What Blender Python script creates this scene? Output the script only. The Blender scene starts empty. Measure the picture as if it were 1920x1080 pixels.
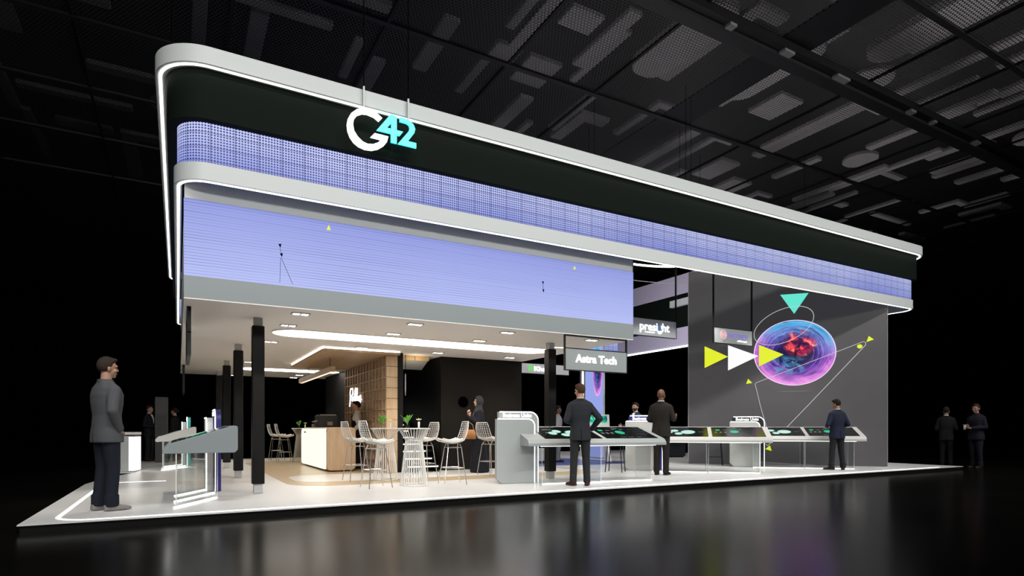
import bpy, bmesh, math, random
from mathutils import Vector, Matrix
R = math.radians
PI = math.pi
rnd = random.Random(7)
SC = bpy.context.scene
COL = SC.collection

# ------------------------------------------------------------------ materials
def lin(c):
    c = c / 255.0
    return c / 12.92 if c <= .04045 else ((c + .055) / 1.055) ** 2.4
def rgb(r, g, b): return (lin(r), lin(g), lin(b), 1)

def mat(name, col, rough=.5, metal=0., emit=None, es=0., spec=.5, noise=0., nscale=8., coat=0.):
    m = bpy.data.materials.new(name); m.use_nodes = True
    nt = m.node_tree; b = nt.nodes['Principled BSDF']
    b.inputs['Base Color'].default_value = col
    b.inputs['Roughness'].default_value = rough
    b.inputs['Metallic'].default_value = metal
    b.inputs['Specular IOR Level'].default_value = spec
    if coat: b.inputs['Coat Weight'].default_value = coat
    if emit is not None:
        b.inputs['Emission Color'].default_value = emit
        b.inputs['Emission Strength'].default_value = es
    if noise:
        tc = nt.nodes.new('ShaderNodeTexCoord'); n = nt.nodes.new('ShaderNodeTexNoise')
        n.inputs['Scale'].default_value = nscale; n.inputs['Detail'].default_value = 4
        mx = nt.nodes.new('ShaderNodeMix'); mx.data_type = 'RGBA'
        d = tuple(max(0, c * (1 - noise)) for c in col[:3]) + (1,)
        l = tuple(min(1, c * (1 + noise)) for c in col[:3]) + (1,)
        mx.inputs[6].default_value = d; mx.inputs[7].default_value = l
        nt.links.new(tc.outputs['Object'], n.inputs['Vector'])
        nt.links.new(n.outputs['Fac'], mx.inputs[0])
        nt.links.new(mx.outputs[2], b.inputs['Base Color'])
    return m

class NT:
    """tiny helper to write node maths"""
    def __init__(s, name):
        s.m = bpy.data.materials.new(name); s.m.use_nodes = True
        s.t = s.m.node_tree; s.t.nodes.clear()
        s.out = s.t.nodes.new('ShaderNodeOutputMaterial')
    def n(s, typ, **kw):
        x = s.t.nodes.new(typ)
        for k, v in kw.items(): setattr(x, k, v)
        return x
    def link(s, a, b): s.t.links.new(a, b)
    def math(s, op, a, b=None, c=None):
        x = s.n('ShaderNodeMath', operation=op)
        for i, v in enumerate((a, b, c)):
            if v is None: continue
            if isinstance(v, (int, float)): x.inputs[i].default_value = v
            else: s.link(v, x.inputs[i])
        return x.outputs[0]
    def mix(s, f, a, b):
        x = s.n('ShaderNodeMix', data_type='RGBA')
        for i, v in ((0, f), (6, a), (7, b)):
            if isinstance(v, (int, float, tuple)): x.inputs[i].default_value = v
            else: s.link(v, x.inputs[i])
        return x.outputs[2]
    def ramp(s, f, pts):
        x = s.n('ShaderNodeValToRGB'); e = x.color_ramp.elements
        while len(e) < len(pts): e.new(.5)
        for i, (p, c) in enumerate(pts): e[i].position = p; e[i].color = c
        s.link(f, x.inputs[0]); return x.outputs[0]
    def uv(s):
        t = s.n('ShaderNodeTexCoord'); x = s.n('ShaderNodeSeparateXYZ')
        s.link(t.outputs['UV'], x.inputs[0]); return x.outputs[0], x.outputs[1], t
    def screen(s, color, strength=1., rough=.5):
        p = s.n('ShaderNodeBsdfPrincipled')
        p.inputs['Base Color'].default_value = (.01, .01, .012, 1)
        p.inputs['Roughness'].default_value = rough
        p.inputs['Specular IOR Level'].default_value = .2
        s.link(color, p.inputs['Emission Color']); p.inputs['Emission Strength'].default_value = strength
        s.link(p.outputs[0], s.out.inputs[0]); return s.m

M = {}
M['white'] = mat('white_laminate', (.74, .74, .72, 1), .45)
M['ring'] = mat('light_grey_cladding', (.455, .48, .472, 1), .5)
M['fascia_white'] = mat('pale_grey_cladding', (.50, .525, .515, 1), .5)
M['grey'] = mat('mid_grey_cladding', (.225, .255, .26, 1), .5)
M['sign_grey'] = mat('sign_grey', (.27, .30, .30, 1), .55)
M['sign_bright'] = mat('sign_grey_brightened', (.84, .86, .85, 1), .55)  # sign grey brightened in colour to offset weak light under the canopy
M['sign_half_bright'] = mat('sign_grey_half_brightened', (.54, .57, .56, 1), .6, spec=.2)  # sign grey partly brightened in colour to make up for dim light
M['ceil'] = mat('warm_lit_ceiling', (.84, .79, .745, 1), .6)  # white ceiling with the warm cast of its lamps put into the colour
M['dark'] = mat('dark_green_panel', (.0036, .0062, .0042, 1), .75, spec=.07)
M['black'] = mat('black_cladding', (.004, .0038, .0036, 1), .5, spec=.2)
M['core'] = mat('black_core_wall', (.0085, .0072, .006, 1), .7, spec=.15)
M['coredark'] = mat('black_stair_wall', (.0035, .0035, .0035, 1), .6, spec=.25)
M['blackmetal'] = mat('black_metal', (.008, .010, .010, 1), .5, spec=.25)
M['cable'] = mat('black_cable', (.002, .002, .002, 1), .9, spec=.02)
M['console_pale'] = mat('console_pale', (.50, .50, .48, 1), .45)
M['console_grey'] = mat('console_grey', (.31, .335, .335, 1), .45)
M['led'] = mat('white_led', (1, 1, 1, 1), .5, emit=(1, .98, .95, 1), es=4)
M['led_soft'] = mat('white_led_edge', (1, 1, 1, 1), .5, emit=(1, 1, 1, 1), es=1.7)
M['ledwarm'] = mat('warm_ceiling_light', (1, 1, 1, 1), .5, emit=(1, .93, .84, 1), es=6.5)
M['downlight'] = mat('downlight_lens', (1, 1, 1, 1), .5, emit=(1, .95, .88, 1), es=9)
M['letter'] = mat('white_lit_letter', (1, 1, 1, 1), .5, emit=(1, 1, 1, 1), es=1.3)
M['cyan'] = mat('cyan_lit_letter', (.1, .8, .8, 1), .5, emit=rgb(58, 250, 248), es=1.1)
M['chrome'] = mat('brushed_steel', (.55, .55, .55, 1), .3, .9)
M['steel_grey'] = mat('grey_post', (.42, .42, .42, 1), .45, .1)
M['wire'] = mat('white_wire', (.72, .71, .68, 1), .4)
M['wirechrome'] = mat('chrome_wire', (.6, .58, .55, 1), .25, .8)
M['seatpad'] = mat('cream_pad', (.70, .66, .60, 1), .8, noise=.08, nscale=40)
M['barlight'] = mat('lit_bar_front', (.3, .3, .26, 1), .5, emit=(1, .985, .84, 1), es=.97)
M['navy'] = mat('navy_panel', (.02, .018, .12, 1), .4, emit=(.02, .016, .14, 1), es=.35)
M['teal'] = mat('teal_panel', (.1, .62, .58, 1), .4)
M['signblack'] = mat('black_sign_panel', (.012, .012, .013, 1), .4)
M['scr_black'] = mat('touch_screen_glass', (.004, .005, .005, 1), .15, spec=.25)
M['scr_white'] = mat('screen_white', (0, 0, 0, 1), .3, emit=rgb(205, 232, 222), es=1)
M['scr_green'] = mat('screen_green', (0, 0, 0, 1), .3, emit=rgb(32, 190, 140), es=1)
M['scr_dim'] = mat('screen_dim_green', (0, 0, 0, 1), .3, emit=rgb(12, 58, 44), es=1)
M['scr_grey'] = mat('screen_grey', (0, 0, 0, 1), .3, emit=rgb(105, 112, 110), es=1)
M['printed'] = mat('printed_small_text', (.06, .06, .06, 1), .6)
M['yellow'] = mat('graphic_yellow', (0, 0, 0, 1), .5, emit=rgb(228, 238, 44), es=1)
M['gteal'] = mat('graphic_teal', (0, 0, 0, 1), .5, emit=rgb(102, 230, 208), es=1)
M['gwhite'] = mat('graphic_white', (0, 0, 0, 1), .5, emit=rgb(252, 252, 252), es=1)
M['gline'] = mat('graphic_line', (0, 0, 0, 1), .5, emit=rgb(205, 205, 205), es=1)
M['gsmudge'] = mat('graphic_soft_grey', (0, 0, 0, 1), .5, emit=rgb(108, 108, 110), es=1)
M['gdark'] = mat('graphic_dark', (.001, .001, .002, 1), .9, spec=0)
M['leaf'] = mat('green_leaf', (.13, .36, .035, 1), .45, noise=.4, nscale=14)
M['petal'] = mat('pale_yellow_petal', (.75, .72, .28, 1), .5)
M['terracotta'] = mat('tan_leather', (.32, .13, .035, 1), .5, noise=.15, nscale=20)
M['paper'] = mat('paper_cup', (.62, .58, .52, 1), .7)
M['machine'] = mat('dark_machine', (.045, .043, .042, 1), .4)
M['lilac'] = mat('lilac_panel', (.47, .43, .55, 1), .55)
M['kiosk'] = mat('charcoal_kiosk', (.03, .03, .03, 1), .5)
M['beige'] = mat('beige_inlay', (.50, .39, .25, 1), .3, noise=.12, nscale=3)
M['blue'] = mat('blue_inlay', (.10, .12, .36, 1), .4)
M['stoolblack'] = mat('black_stool', (.012, .012, .013, 1), .5)

def wood(name, a, b, scale=(1, 1, 12), rot=0):
    s = NT(name); t = s.n('ShaderNodeTexCoord'); mp = s.n('ShaderNodeMapping')
    mp.inputs['Scale'].default_value = scale
    s.link(t.outputs['Object'], mp.inputs[0])
    n = s.n('ShaderNodeTexNoise'); n.inputs['Scale'].default_value = 2.2; n.inputs['Detail'].default_value = 6
    n.inputs['Distortion'].default_value = .6
    s.link(mp.outputs[0], n.inputs['Vector'])
    c = s.ramp(n.outputs['Fac'], [(.3, a), (.7, b)])
    p = s.n('ShaderNodeBsdfPrincipled'); p.inputs['Roughness'].default_value = .5
    s.link(c, p.inputs['Base Color']); s.link(p.outputs[0], s.out.inputs[0]); return s.m
M['wood'] = wood('pale_oak', (.42, .29, .17, 1), (.52, .37, .235, 1), (9, 9, .8))
M['woodceil'] = wood('oak_ceiling', (.40, .27, .15, 1), (.50, .35, .21, 1), (9, .7, 9))
M['woodwall'] = wood('oak_cubes', (.34, .235, .145, 1), (.42, .30, .19, 1), (2, 2, 10))

def platform_mat():
    s = NT('white_gloss_deck'); t = s.n('ShaderNodeTexCoord')
    n = s.n('ShaderNodeTexNoise'); n.inputs['Scale'].default_value = .7
    s.link(t.outputs['Object'], n.inputs['Vector'])
    c = s.ramp(n.outputs['Fac'], [(.3, (.68, .675, .665, 1)), (.7, (.72, .715, .705, 1))])
    p = s.n('ShaderNodeBsdfPrincipled'); p.inputs['Roughness'].default_value = .3
    p.inputs['Specular IOR Level'].default_value = .35
    s.link(c, p.inputs['Base Color']); s.link(p.outputs[0], s.out.inputs[0]); return s.m
M['deck'] = platform_mat()

def floor_mat():
    s = NT('polished_dark_floor'); t = s.n('ShaderNodeTexCoord')
    n = s.n('ShaderNodeTexNoise'); n.inputs['Scale'].default_value = .35; n.inputs['Detail'].default_value = 2
    s.link(t.outputs['Object'], n.inputs['Vector'])
    c = s.ramp(n.outputs['Fac'], [(.3, (.0035, .0033, .003, 1)), (.7, (.006, .0056, .005, 1))])
    r = s.math('MULTIPLY_ADD', n.outputs['Fac'], .03, .19)
    p = s.n('ShaderNodeBsdfPrincipled'); s.link(r, p.inputs['Roughness'])
    p.inputs['Specular IOR Level'].default_value = .135
    s.link(c, p.inputs['Base Color']); s.link(p.outputs[0], s.out.inputs[0]); return s.m
M['floor'] = floor_mat()

def mesh_ceiling_mat():
    s = NT('perforated_black_metal'); t = s.n('ShaderNodeTexCoord'); x = s.n('ShaderNodeSeparateXYZ')
    s.link(t.outputs['Object'], x.inputs[0])
    P = .085
    def lattice(ox, oy):
        a = s.math('SUBTRACT', s.math('FRACT', s.math('MULTIPLY_ADD', x.outputs[0], 1 / P, ox)), .5)
        b = s.math('SUBTRACT', s.math('FRACT', s.math('MULTIPLY_ADD', x.outputs[1], 1 / (P * 1.732), oy)), .5)
        b = s.math('MULTIPLY', b, 1.732)
        return s.math('ADD', s.math('MULTIPLY', a, a), s.math('MULTIPLY', b, b))
    d = s.math('MINIMUM', lattice(0, 0), lattice(.5, .5))
    hole = s.math('LESS_THAN', d, .15)
    p = s.n('ShaderNodeBsdfPrincipled'); p.inputs['Base Color'].default_value = (.085, .085, .087, 1)
    p.inputs['Roughness'].default_value = .6
    tr = s.n('ShaderNodeBsdfTransparent'); mx = s.n('ShaderNodeMixShader')
    s.link(hole, mx.inputs[0]); s.link(p.outputs[0], mx.inputs[1]); s.link(tr.outputs[0], mx.inputs[2])
    s.link(mx.outputs[0], s.out.inputs[0]); return s.m
M['perf'] = mesh_ceiling_mat()
M['beam'] = mat('charcoal_beam', (.035, .035, .036, 1), .5)
M['beamdark'] = mat('black_beam', (.010, .010, .010, 1), .5)
M['hallwall'] = mat('black_hall_wall', (.0015, .0015, .0015, 1), .9, spec=.0)
M['duct'] = mat('galvanised_duct', (.20, .19, .195, 1), .6, .0, noise=.15, nscale=2)

def glass_mat():
    s = NT('clear_glass'); lw = s.n('ShaderNodeLayerWeight'); lw.inputs[0].default_value = .5
    f = s.math('MULTIPLY_ADD', s.math('POWER', lw.outputs['Facing'], 4.0), .45, .035)
    tr = s.n('ShaderNodeBsdfTransparent'); tr.inputs[0].default_value = (.97, .98, .98, 1)
    g = s.n('ShaderNodeBsdfGlossy'); g.inputs['Roughness'].default_value = .02
    mx = s.n('ShaderNodeMixShader'); s.link(f, mx.inputs[0])
    s.link(tr.outputs[0], mx.inputs[1]); s.link(g.outputs[0], mx.inputs[2]); s.link(mx.outputs[0], s.out.inputs[0])
    return s.m
M['glass'] = glass_mat()
M['glassedge'] = mat('glass_edge_highlight', (.75, .77, .77, 1), .3)  # pale colour stands for LED light caught by the glass edges

LAV_A = rgb(142, 154, 228); LAV_B = rgb(200, 208, 250); LAV_D = rgb(52, 57, 118)
def led_mesh_mat():
    s = NT('led_mesh_screen'); u, v, t = s.uv()
    P = .0365
    a = s.math('SUBTRACT', s.math('FRACT', s.math('DIVIDE', u, P)), .5)
    b = s.math('SUBTRACT', s.math('FRACT', s.math('DIVIDE', v, P)), .5)
    d = s.math('ADD', s.math('MULTIPLY', a, a), s.math('MULTIPLY', b, b))
    dot = s.math('LESS_THAN', d, .105)
    seamu = s.math('LESS_THAN', s.math('FRACT', s.math('DIVIDE', u, P * 8)), .035)
    seamv = s.math('LESS_THAN', s.math('FRACT', s.math('DIVIDE', v, P * 5)), .05)
    dark = s.math('MAXIMUM', dot, s.math('MULTIPLY', s.math('MAXIMUM', seamu, seamv), .7))
    g = s.math('DIVIDE', s.math('SUBTRACT', v, 4.5), .56)
    n = s.n('ShaderNodeTexNoise'); n.inputs['Scale'].default_value = .5; s.link(t.outputs['UV'], n.inputs['Vector'])
    g = s.math('ADD', g, s.math('MULTIPLY', s.math('SUBTRACT', n.outputs['Fac'], .5), 1.2))
    c = s.mix(g, LAV_A, LAV_B)
    return s.screen(s.mix(dark, c, LAV_D))
M['ledmesh'] = led_mesh_mat()
def line_screen_mat():
    s = NT('slatted_led_screen'); u, v, t = s.uv()
    P = .0388
    k = s.math('FLOOR', s.math('DIVIDE', v, P))
    w = s.n('ShaderNodeTexWhiteNoise', noise_dimensions='1D'); s.link(k, w.inputs['W'])
    ln = s.math('LESS_THAN', s.math('FRACT', s.math('DIVIDE', v, P)), .2)
    n = s.n('ShaderNodeTexNoise', noise_dimensions='2D'); n.inputs['Scale'].default_value = .6
    s.link(t.outputs['UV'], n.inputs['Vector'])
    amt = s.math('MULTIPLY', s.math('MULTIPLY', ln, s.math('MULTIPLY_ADD', w.outputs['Value'], .75, .2)), s.math('MULTIPLY', n.outputs['Fac'], 1.3))
    amt = s.math('MULTIPLY', amt, s.math('SUBTRACT', 1.15, s.math('MULTIPLY', u, .105)))
    amt = s.math('MAXIMUM', amt, 0.0)
    g = s.math('DIVIDE', s.math('SUBTRACT', 4.12, v), 1.0)
    c = s.mix(g, rgb(140, 150, 220), rgb(180, 190, 244))
    return s.screen(s.mix(amt, c, rgb(60, 66, 140)))
M['linescreen'] = line_screen_mat()

def planet_mat():
    s = NT('swirling_planet_art'); u, v, t = s.uv()      # uv in -1..1
    r = s.math('SQRT', s.math('ADD', s.math('MULTIPLY', u, u), s.math('MULTIPLY', v, v)))
    n1 = s.n('ShaderNodeTexNoise', noise_dimensions='2D'); n1.inputs['Scale'].default_value = 2.2; n1.inputs['Detail'].default_value = 8; n1.inputs['Distortion'].default_value = 1.2
    n2 = s.n('ShaderNodeTexNoise', noise_dimensions='2D'); n2.inputs['Scale'].default_value = 5.; n2.inputs['Detail'].default_value = 8; n2.inputs['Distortion'].default_value = .5
    s.link(t.outputs['UV'], n1.inputs['Vector']); s.link(t.outputs['UV'], n2.inputs['Vector'])
    rr = s.math('ADD', r, s.math('ADD', s.math('MULTIPLY', s.math('SUBTRACT', n1.outputs['Fac'], .5), .42), s.math('MULTIPLY', s.math('SUBTRACT', n2.outputs['Fac'], .5), .22)))
    base = s.ramp(rr, [(.0, rgb(12, 8, 42)), (.42, rgb(24, 18, 78)), (.60, rgb(70, 42, 150)), (.80, rgb(136, 66, 190)), (1.0, rgb(226, 120, 226))])
    topf = s.math('MULTIPLY', s.math('SMOOTH_MIN', s.math('MAXIMUM', s.math('SUBTRACT', rr, .45), 0), .5, .1), s.math('MAXIMUM', s.math('ADD', s.math('MULTIPLY', v, 1.8), s.math('MULTIPLY', u, .5)), 0))
    c = s.mix(s.math('MINIMUM', s.math('MULTIPLY', topf, 1.8), 1), base, rgb(84, 176, 230))
    ang = s.math('ARCTAN2', v, u)
    cv = s.n('ShaderNodeCombineXYZ'); s.link(s.math('MULTIPLY_ADD', r, 17.0, s.math('MULTIPLY', n1.outputs['Fac'], 1.6)), cv.inputs[0]); s.link(s.math('MULTIPLY', s.math('COSINE', ang), .9), cv.inputs[1]); s.link(s.math('MULTIPLY', s.math('SINE', ang), .9), cv.inputs[2])
    n3 = s.n('ShaderNodeTexNoise'); n3.inputs['Scale'].default_value = 1.0; n3.inputs['Detail'].default_value = 5; s.link(cv.outputs[0], n3.inputs['Vector'])
    outer = s.math('MINIMUM', s.math('MULTIPLY', s.math('MAXIMUM', s.math('SUBTRACT', r, .38), 0), 3.0), 1)
    hi = s.math('MULTIPLY', s.math('MINIMUM', s.math('MULTIPLY', s.math('MAXIMUM', s.math('SUBTRACT', n3.outputs['Fac'], .54), 0), 6.0), 1), outer)
    lo = s.math('MULTIPLY', s.math('MINIMUM', s.math('MULTIPLY', s.math('MAXIMUM', s.math('SUBTRACT', .47, n3.outputs['Fac']), 0), 7.0), 1), outer)
    c = s.mix(s.math('MULTIPLY', lo, .75), c, rgb(34, 20, 96))
    c = s.mix(s.math('MULTIPLY', hi, .6), c, s.mix(s.math('MINIMUM', s.math('MAXIMUM', s.math('MULTIPLY_ADD', v, 1.5, .2), 0), 1), rgb(226, 120, 220), rgb(140, 205, 245)))
    # teal cloud lower middle
    du = s.math('ADD', u, .18); dv = s.math('ADD', v, .38)
    dd = s.math('ADD', s.math('MULTIPLY', s.math('MULTIPLY', du, du), 3.), s.math('MULTIPLY', s.math('MULTIPLY', dv, dv), 10.))
    f = s.math('MINIMUM', s.math('MULTIPLY', s.math('MAXIMUM', s.math('SUBTRACT', 1, dd), 0), s.math('MULTIPLY', s.math('MAXIMUM', s.math('SUBTRACT', n2.outputs['Fac'], .44), 0), 7.0)), 1)
    c = s.mix(f, c, rgb(70, 140, 190))
    # red nebula
    du = s.math('SUBTRACT', u, .14); dv = s.math('SUBTRACT', v, .30)
    dd = s.math('ADD', s.math('MULTIPLY', s.math('MULTIPLY', du, du), 5.), s.math('MULTIPLY', s.math('MULTIPLY', dv, dv), 5.))
    f = s.math('MULTIPLY', s.math('MAXIMUM', s.math('SUBTRACT', 1, dd), 0), s.math('MULTIPLY', s.math('MAXIMUM', s.math('SUBTRACT', s.math('MULTIPLY_ADD', n2.outputs['Fac'], .6, s.math('MULTIPLY', n1.outputs['Fac'], .4)), .40), 0), 9))
    f = s.math('MINIMUM', f, 1)
    red = s.ramp(n2.outputs['Fac'], [(.38, rgb(90, 14, 70)), (.52, rgb(206, 36, 76)), (.62, rgb(250, 90, 84)), (.74, rgb(255, 190, 150))])
    c = s.mix(f, c, red)
    # orbit rings
    wv = s.math('SINE', s.math('MULTIPLY', s.math('ADD', s.math('ADD', r, s.math('MULTIPLY', u, .07)), s.math('MULTIPLY', n1.outputs['Fac'], .02)), 52))
    ringf = s.math('MULTIPLY', s.math('GREATER_THAN', wv, .955), s.math('MULTIPLY', s.math('MULTIPLY', s.math('GREATER_THAN', r, .42), s.math('LESS_THAN', r, .86)), s.math('MULTIPLY', n2.outputs['Fac'], .9)))
    c = s.mix(ringf, c, rgb(214, 140, 240))
    low = s.math('MULTIPLY', s.math('MAXIMUM', s.math('SUBTRACT', r, .62), 0), s.math('MAXIMUM', s.math('SUBTRACT', -.1, v), 0))
    c = s.mix(s.math('MINIMUM', s.math('MULTIPLY', low, s.math('MULTIPLY', n1.outputs['Fac'], 6.5)), 1), c, rgb(246, 160, 236))
    rim = s.math('GREATER_THAN', r, .975)
    c = s.mix(s.math('MULTIPLY', rim, .8), c, rgb(250, 225, 255))
    return s.screen(c)
M['planet'] = planet_mat()
def wallscreen_mat():
    s = NT('grey_digital_wall'); t = s.n('ShaderNodeTexCoord')
    p = s.n('ShaderNodeBsdfPrincipled'); p.inputs['Base Color'].default_value = (.055, .052, .055, 1)
    n = s.n('ShaderNodeTexNoise'); n.inputs['Scale'].default_value = 1.5; s.link(t.outputs['Object'], n.inputs['Vector'])
    c = s.ramp(n.outputs['Fac'], [(.3, (.052, .049, .051, 1)), (.7, (.06, .057, .059, 1))])
    s.link(c, p.inputs['Base Color'])
    p.inputs['Roughness'].default_value = .6
    p.inputs['Emission Color'].default_value = (.9, .86, .88, 1); p.inputs['Emission Strength'].default_value = .028
    s.link(p.outputs[0], s.out.inputs[0]); return s.m
M['wallscreen'] = wallscreen_mat()
def monitor_mat():
    s = NT('green_swirl_screen'); u, v, t = s.uv()
    n = s.n('ShaderNodeTexNoise', noise_dimensions='2D'); n.inputs['Scale'].default_value = 2.; n.inputs['Distortion'].default_value = 2.
    s.link(t.outputs['UV'], n.inputs['Vector'])
    c = s.ramp(n.outputs['Fac'], [(.3, rgb(20, 20, 90)), (.45, rgb(20, 190, 140)), (.6, rgb(120, 235, 205)), (.75, rgb(215, 245, 255))])
    return s.screen(c)
M['monitor'] = monitor_mat()

# ------------------------------------------------------------------ object helpers
def link(o, parent=None):
    COL.objects.link(o)
    if parent is not None: o.parent = parent
    return o
def thing(name, label, cat, loc=(0, 0, 0), rz=0, group=None, kind=None):
    o = bpy.data.objects.new(name, None); COL.objects.link(o)
    o.location = loc; o.rotation_euler = (0, 0, rz); o.empty_display_size = .2
    return tag(o, label, cat, group, kind)
def tag(o, label=None, cat=None, group=None, kind=None):
    if label: o['label'] = label
    if cat: o['category'] = cat
    if group: o['group'] = group
    if kind: o['kind'] = kind
    return o
def copy_tree(o, parent=None):
    c = o.copy(); COL.objects.link(c)
    if parent is not None: c.parent = parent
    for ch in list(o.children): copy_tree(ch, c)
    return c

class MB:
    def __init__(s): s.bm = bmesh.new(); s.uv = None; s.mi = 0
    def face(s, vs):
        try: f = s.bm.faces.new(vs)
        except ValueError: return None
        f.material_index = s.mi; return f
    def box(s, x0, x1, y0, y1, z0, z1, mx=None):
        v = [Vector((x, y, z)) for z in (z0, z1) for y in (y0, y1) for x in (x0, x1)]
        if mx is not None: v = [mx @ p for p in v]
        v = [s.bm.verts.new(p) for p in v]
        for q in ((0, 2, 3, 1), (4, 5, 7, 6), (0, 1, 5, 4), (2, 6, 7, 3), (0, 4, 6, 2), (1, 3, 7, 5)):
            s.face([v[i] for i in q])
        return s
    def prism(s, pts, ax, a0, a1, mx=None):
        """polygon pts extruded along axis ax ('x','y','z')"""
        def P(p, a):
            q = Vector((a, p[0], p[1])) if ax == 'x' else Vector((p[0], a, p[1])) if ax == 'y' else Vector((p[0], p[1], a))
            return mx @ q if mx is not None else q
        A = [s.bm.verts.new(P(p, a0)) for p in pts]; B = [s.bm.verts.new(P(p, a1)) for p in pts]
        n = len(pts)
        s.face(A[::-1]); s.face(B)
        for i in range(n): s.face([A[i], A[(i + 1) % n], B[(i + 1) % n], B[i]])
        return s
    def tube(s, pts, r, n=6, closed=False):
        pts = [Vector(p) for p in pts]; rings = []
        m = len(pts)
        for i, p in enumerate(pts):
            if closed: d = pts[(i + 1) % m] - pts[i - 1]
            else: d = pts[min(i + 1, m - 1)] - pts[max(i - 1, 0)]
            d.normalize()
            up = Vector((0, 0, 1)) if abs(d.z) < .95 else Vector((0, 1, 0))
            a = d.cross(up).normalized(); b = d.cross(a)
            rr = r[i] if isinstance(r, (list, tuple)) else r
            rings.append([s.bm.verts.new(p + (a * math.cos(2 * PI * k / n + PI / n) + b * math.sin(2 * PI * k / n + PI / n)) * rr) for k in range(n)])
        for i in range(m if closed else m - 1):
            A, B = rings[i], rings[(i + 1) % m]
            for k in range(n): s.face([A[k], A[(k + 1) % n], B[(k + 1) % n], B[k]])
        if not closed: s.face(rings[0][::-1]); s.face(rings[-1])
        return s
    def loft(s, rings, cap=True):
        rs = [[s.bm.verts.new(p) for p in r] for r in rings]; n = len(rs[0])
        for A, B in zip(rs, rs[1:]):
            for k in range(n): s.face([A[k], A[(k + 1) % n], B[(k + 1) % n], B[k]])
        if cap: s.face(rs[0][::-1]); s.face(rs[-1])
        return s
    def lathe(s, prof, n=24, c=(0, 0, 0)):
        return s.loft([[Vector((c[0] + r * math.cos(2 * PI * k / n), c[1] + r * math.sin(2 * PI * k / n), c[2] + z)) for k in range(n)] for r, z in prof])
    def ell(s, c, r, n=14, m=9, rot=None, fn=None):
        c = Vector(c); rings = []
        for j in range(1, m):
            t = PI * j / m; ring = []
            for k in range(n):
                u = Vector((math.sin(t) * math.cos(2 * PI * k / n), math.sin(t) * math.sin(2 * PI * k / n), -math.cos(t)))
                q = fn(u) if fn else 1.
                p = Vector((u.x * r[0], u.y * r[1], u.z * r[2])) * q
                if rot is not None: p = rot @ p
                ring.append(c + p)
            rings.append(ring)
        rs = [[s.bm.verts.new(p) for p in ring] for ring in rings]
        b = Vector((0, 0, -r[2])); t = Vector((0, 0, r[2]))
        if fn: b = b * fn(Vector((0, 0, -1))); t = t * fn(Vector((0, 0, 1)))
        if rot is not None: b = rot @ b; t = rot @ t
        vb, vt = s.bm.verts.new(c + b), s.bm.verts.new(c + t)
        for A, B in zip(rs, rs[1:]):
            for k in range(n): s.face([A[k], A[(k + 1) % n], B[(k + 1) % n], B[k]])
        for k in range(n):
            s.face([vb, rs[0][(k + 1) % n], rs[0][k]]); s.face([vt, rs[-1][k], rs[-1][(k + 1) % n]])
        return s
    def cap(s, a, b, ra, rb, n=10, flat=1., side=None):
        """capsule / tapered limb from a to b"""
        a, b = Vector(a), Vector(b); d = (b - a)
        L = d.length; d.normalize()
        up = Vector(side) if side is not None else (Vector((0, 1, 0)) if abs(d.y) < .9 else Vector((1, 0, 0)))
        x = (up - d * up.dot(d)).normalized(); y = d.cross(x)
        rings = []
        for t in (-.95, -.7, -.35): rings.append((a + d * ra * t, ra * math.sqrt(1 - t * t)))
        for t in (0, .25, .5, .75, 1): rings.append((a + d * L * t, ra + (rb - ra) * t))
        for t in (.35, .7, .95): rings.append((b + d * rb * t, rb * math.sqrt(1 - t * t)))
        return s.loft([[p + (x * math.cos(2 * PI * k / n) + y * math.sin(2 * PI * k / n) * flat) * r for k in range(n)] for p, r in rings])
    def build(s, name, m, parent=None, smooth=False, world=False, bevel=0, weld=False):
        bmesh.ops.recalc_face_normals(s.bm, faces=s.bm.faces)
        me = bpy.data.meshes.new(name)
        if world and parent is not None:
            bmesh.ops.translate(s.bm, verts=s.bm.verts, vec=-Vector(parent.location))
        s.bm.to_mesh(me); s.bm.free()
        for x in (m if isinstance(m, (list, tuple)) else [m]): me.materials.append(x)
        if smooth:
            for p in me.polygons: p.use_smooth = True
        o = bpy.data.objects.new(name, me); link(o, parent)
        if bevel:
            b = o.modifiers.new('bevel', 'BEVEL'); b.width = bevel; b.segments = 3; b.limit_method = 'ANGLE'
        return o

def text(txt, size, ext=.006, off=0., mx=None, align='CENTER', shear=0., width=None, space=1.):
    cu = bpy.data.curves.new('t', 'FONT'); cu.body = txt; cu.size = size; cu.extrude = ext; cu.offset = off
    cu.align_x = align; cu.align_y = 'CENTER'; cu.shear = shear; cu.resolution_u = 3; cu.space_character = space
    o = bpy.data.objects.new('t', cu); COL.objects.link(o)
    dg = bpy.context.evaluated_depsgraph_get(); dg.update()
    me = bpy.data.meshes.new_from_object(o.evaluated_get(dg))
    bpy.data.objects.remove(o); bpy.data.curves.remove(cu)
    if width:
        xs = [v.co.x for v in me.vertices]; k = width / (max(xs) - min(xs))
        me.transform(Matrix.Diagonal((k, 1, 1, 1)))
    me.transform(Matrix.Rotation(PI / 2, 4, 'X'))     # stands upright and faces -Y
    if mx is not None: me.transform(mx)
    return me
def text_obj(name, me, m, parent, world=False):
    if world: me.transform(Matrix.Translation(-Vector(parent.location)))
    me.materials.clear(); me.materials.append(m)
    o = bpy.data.objects.new(name, me); return link(o, parent)

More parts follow.
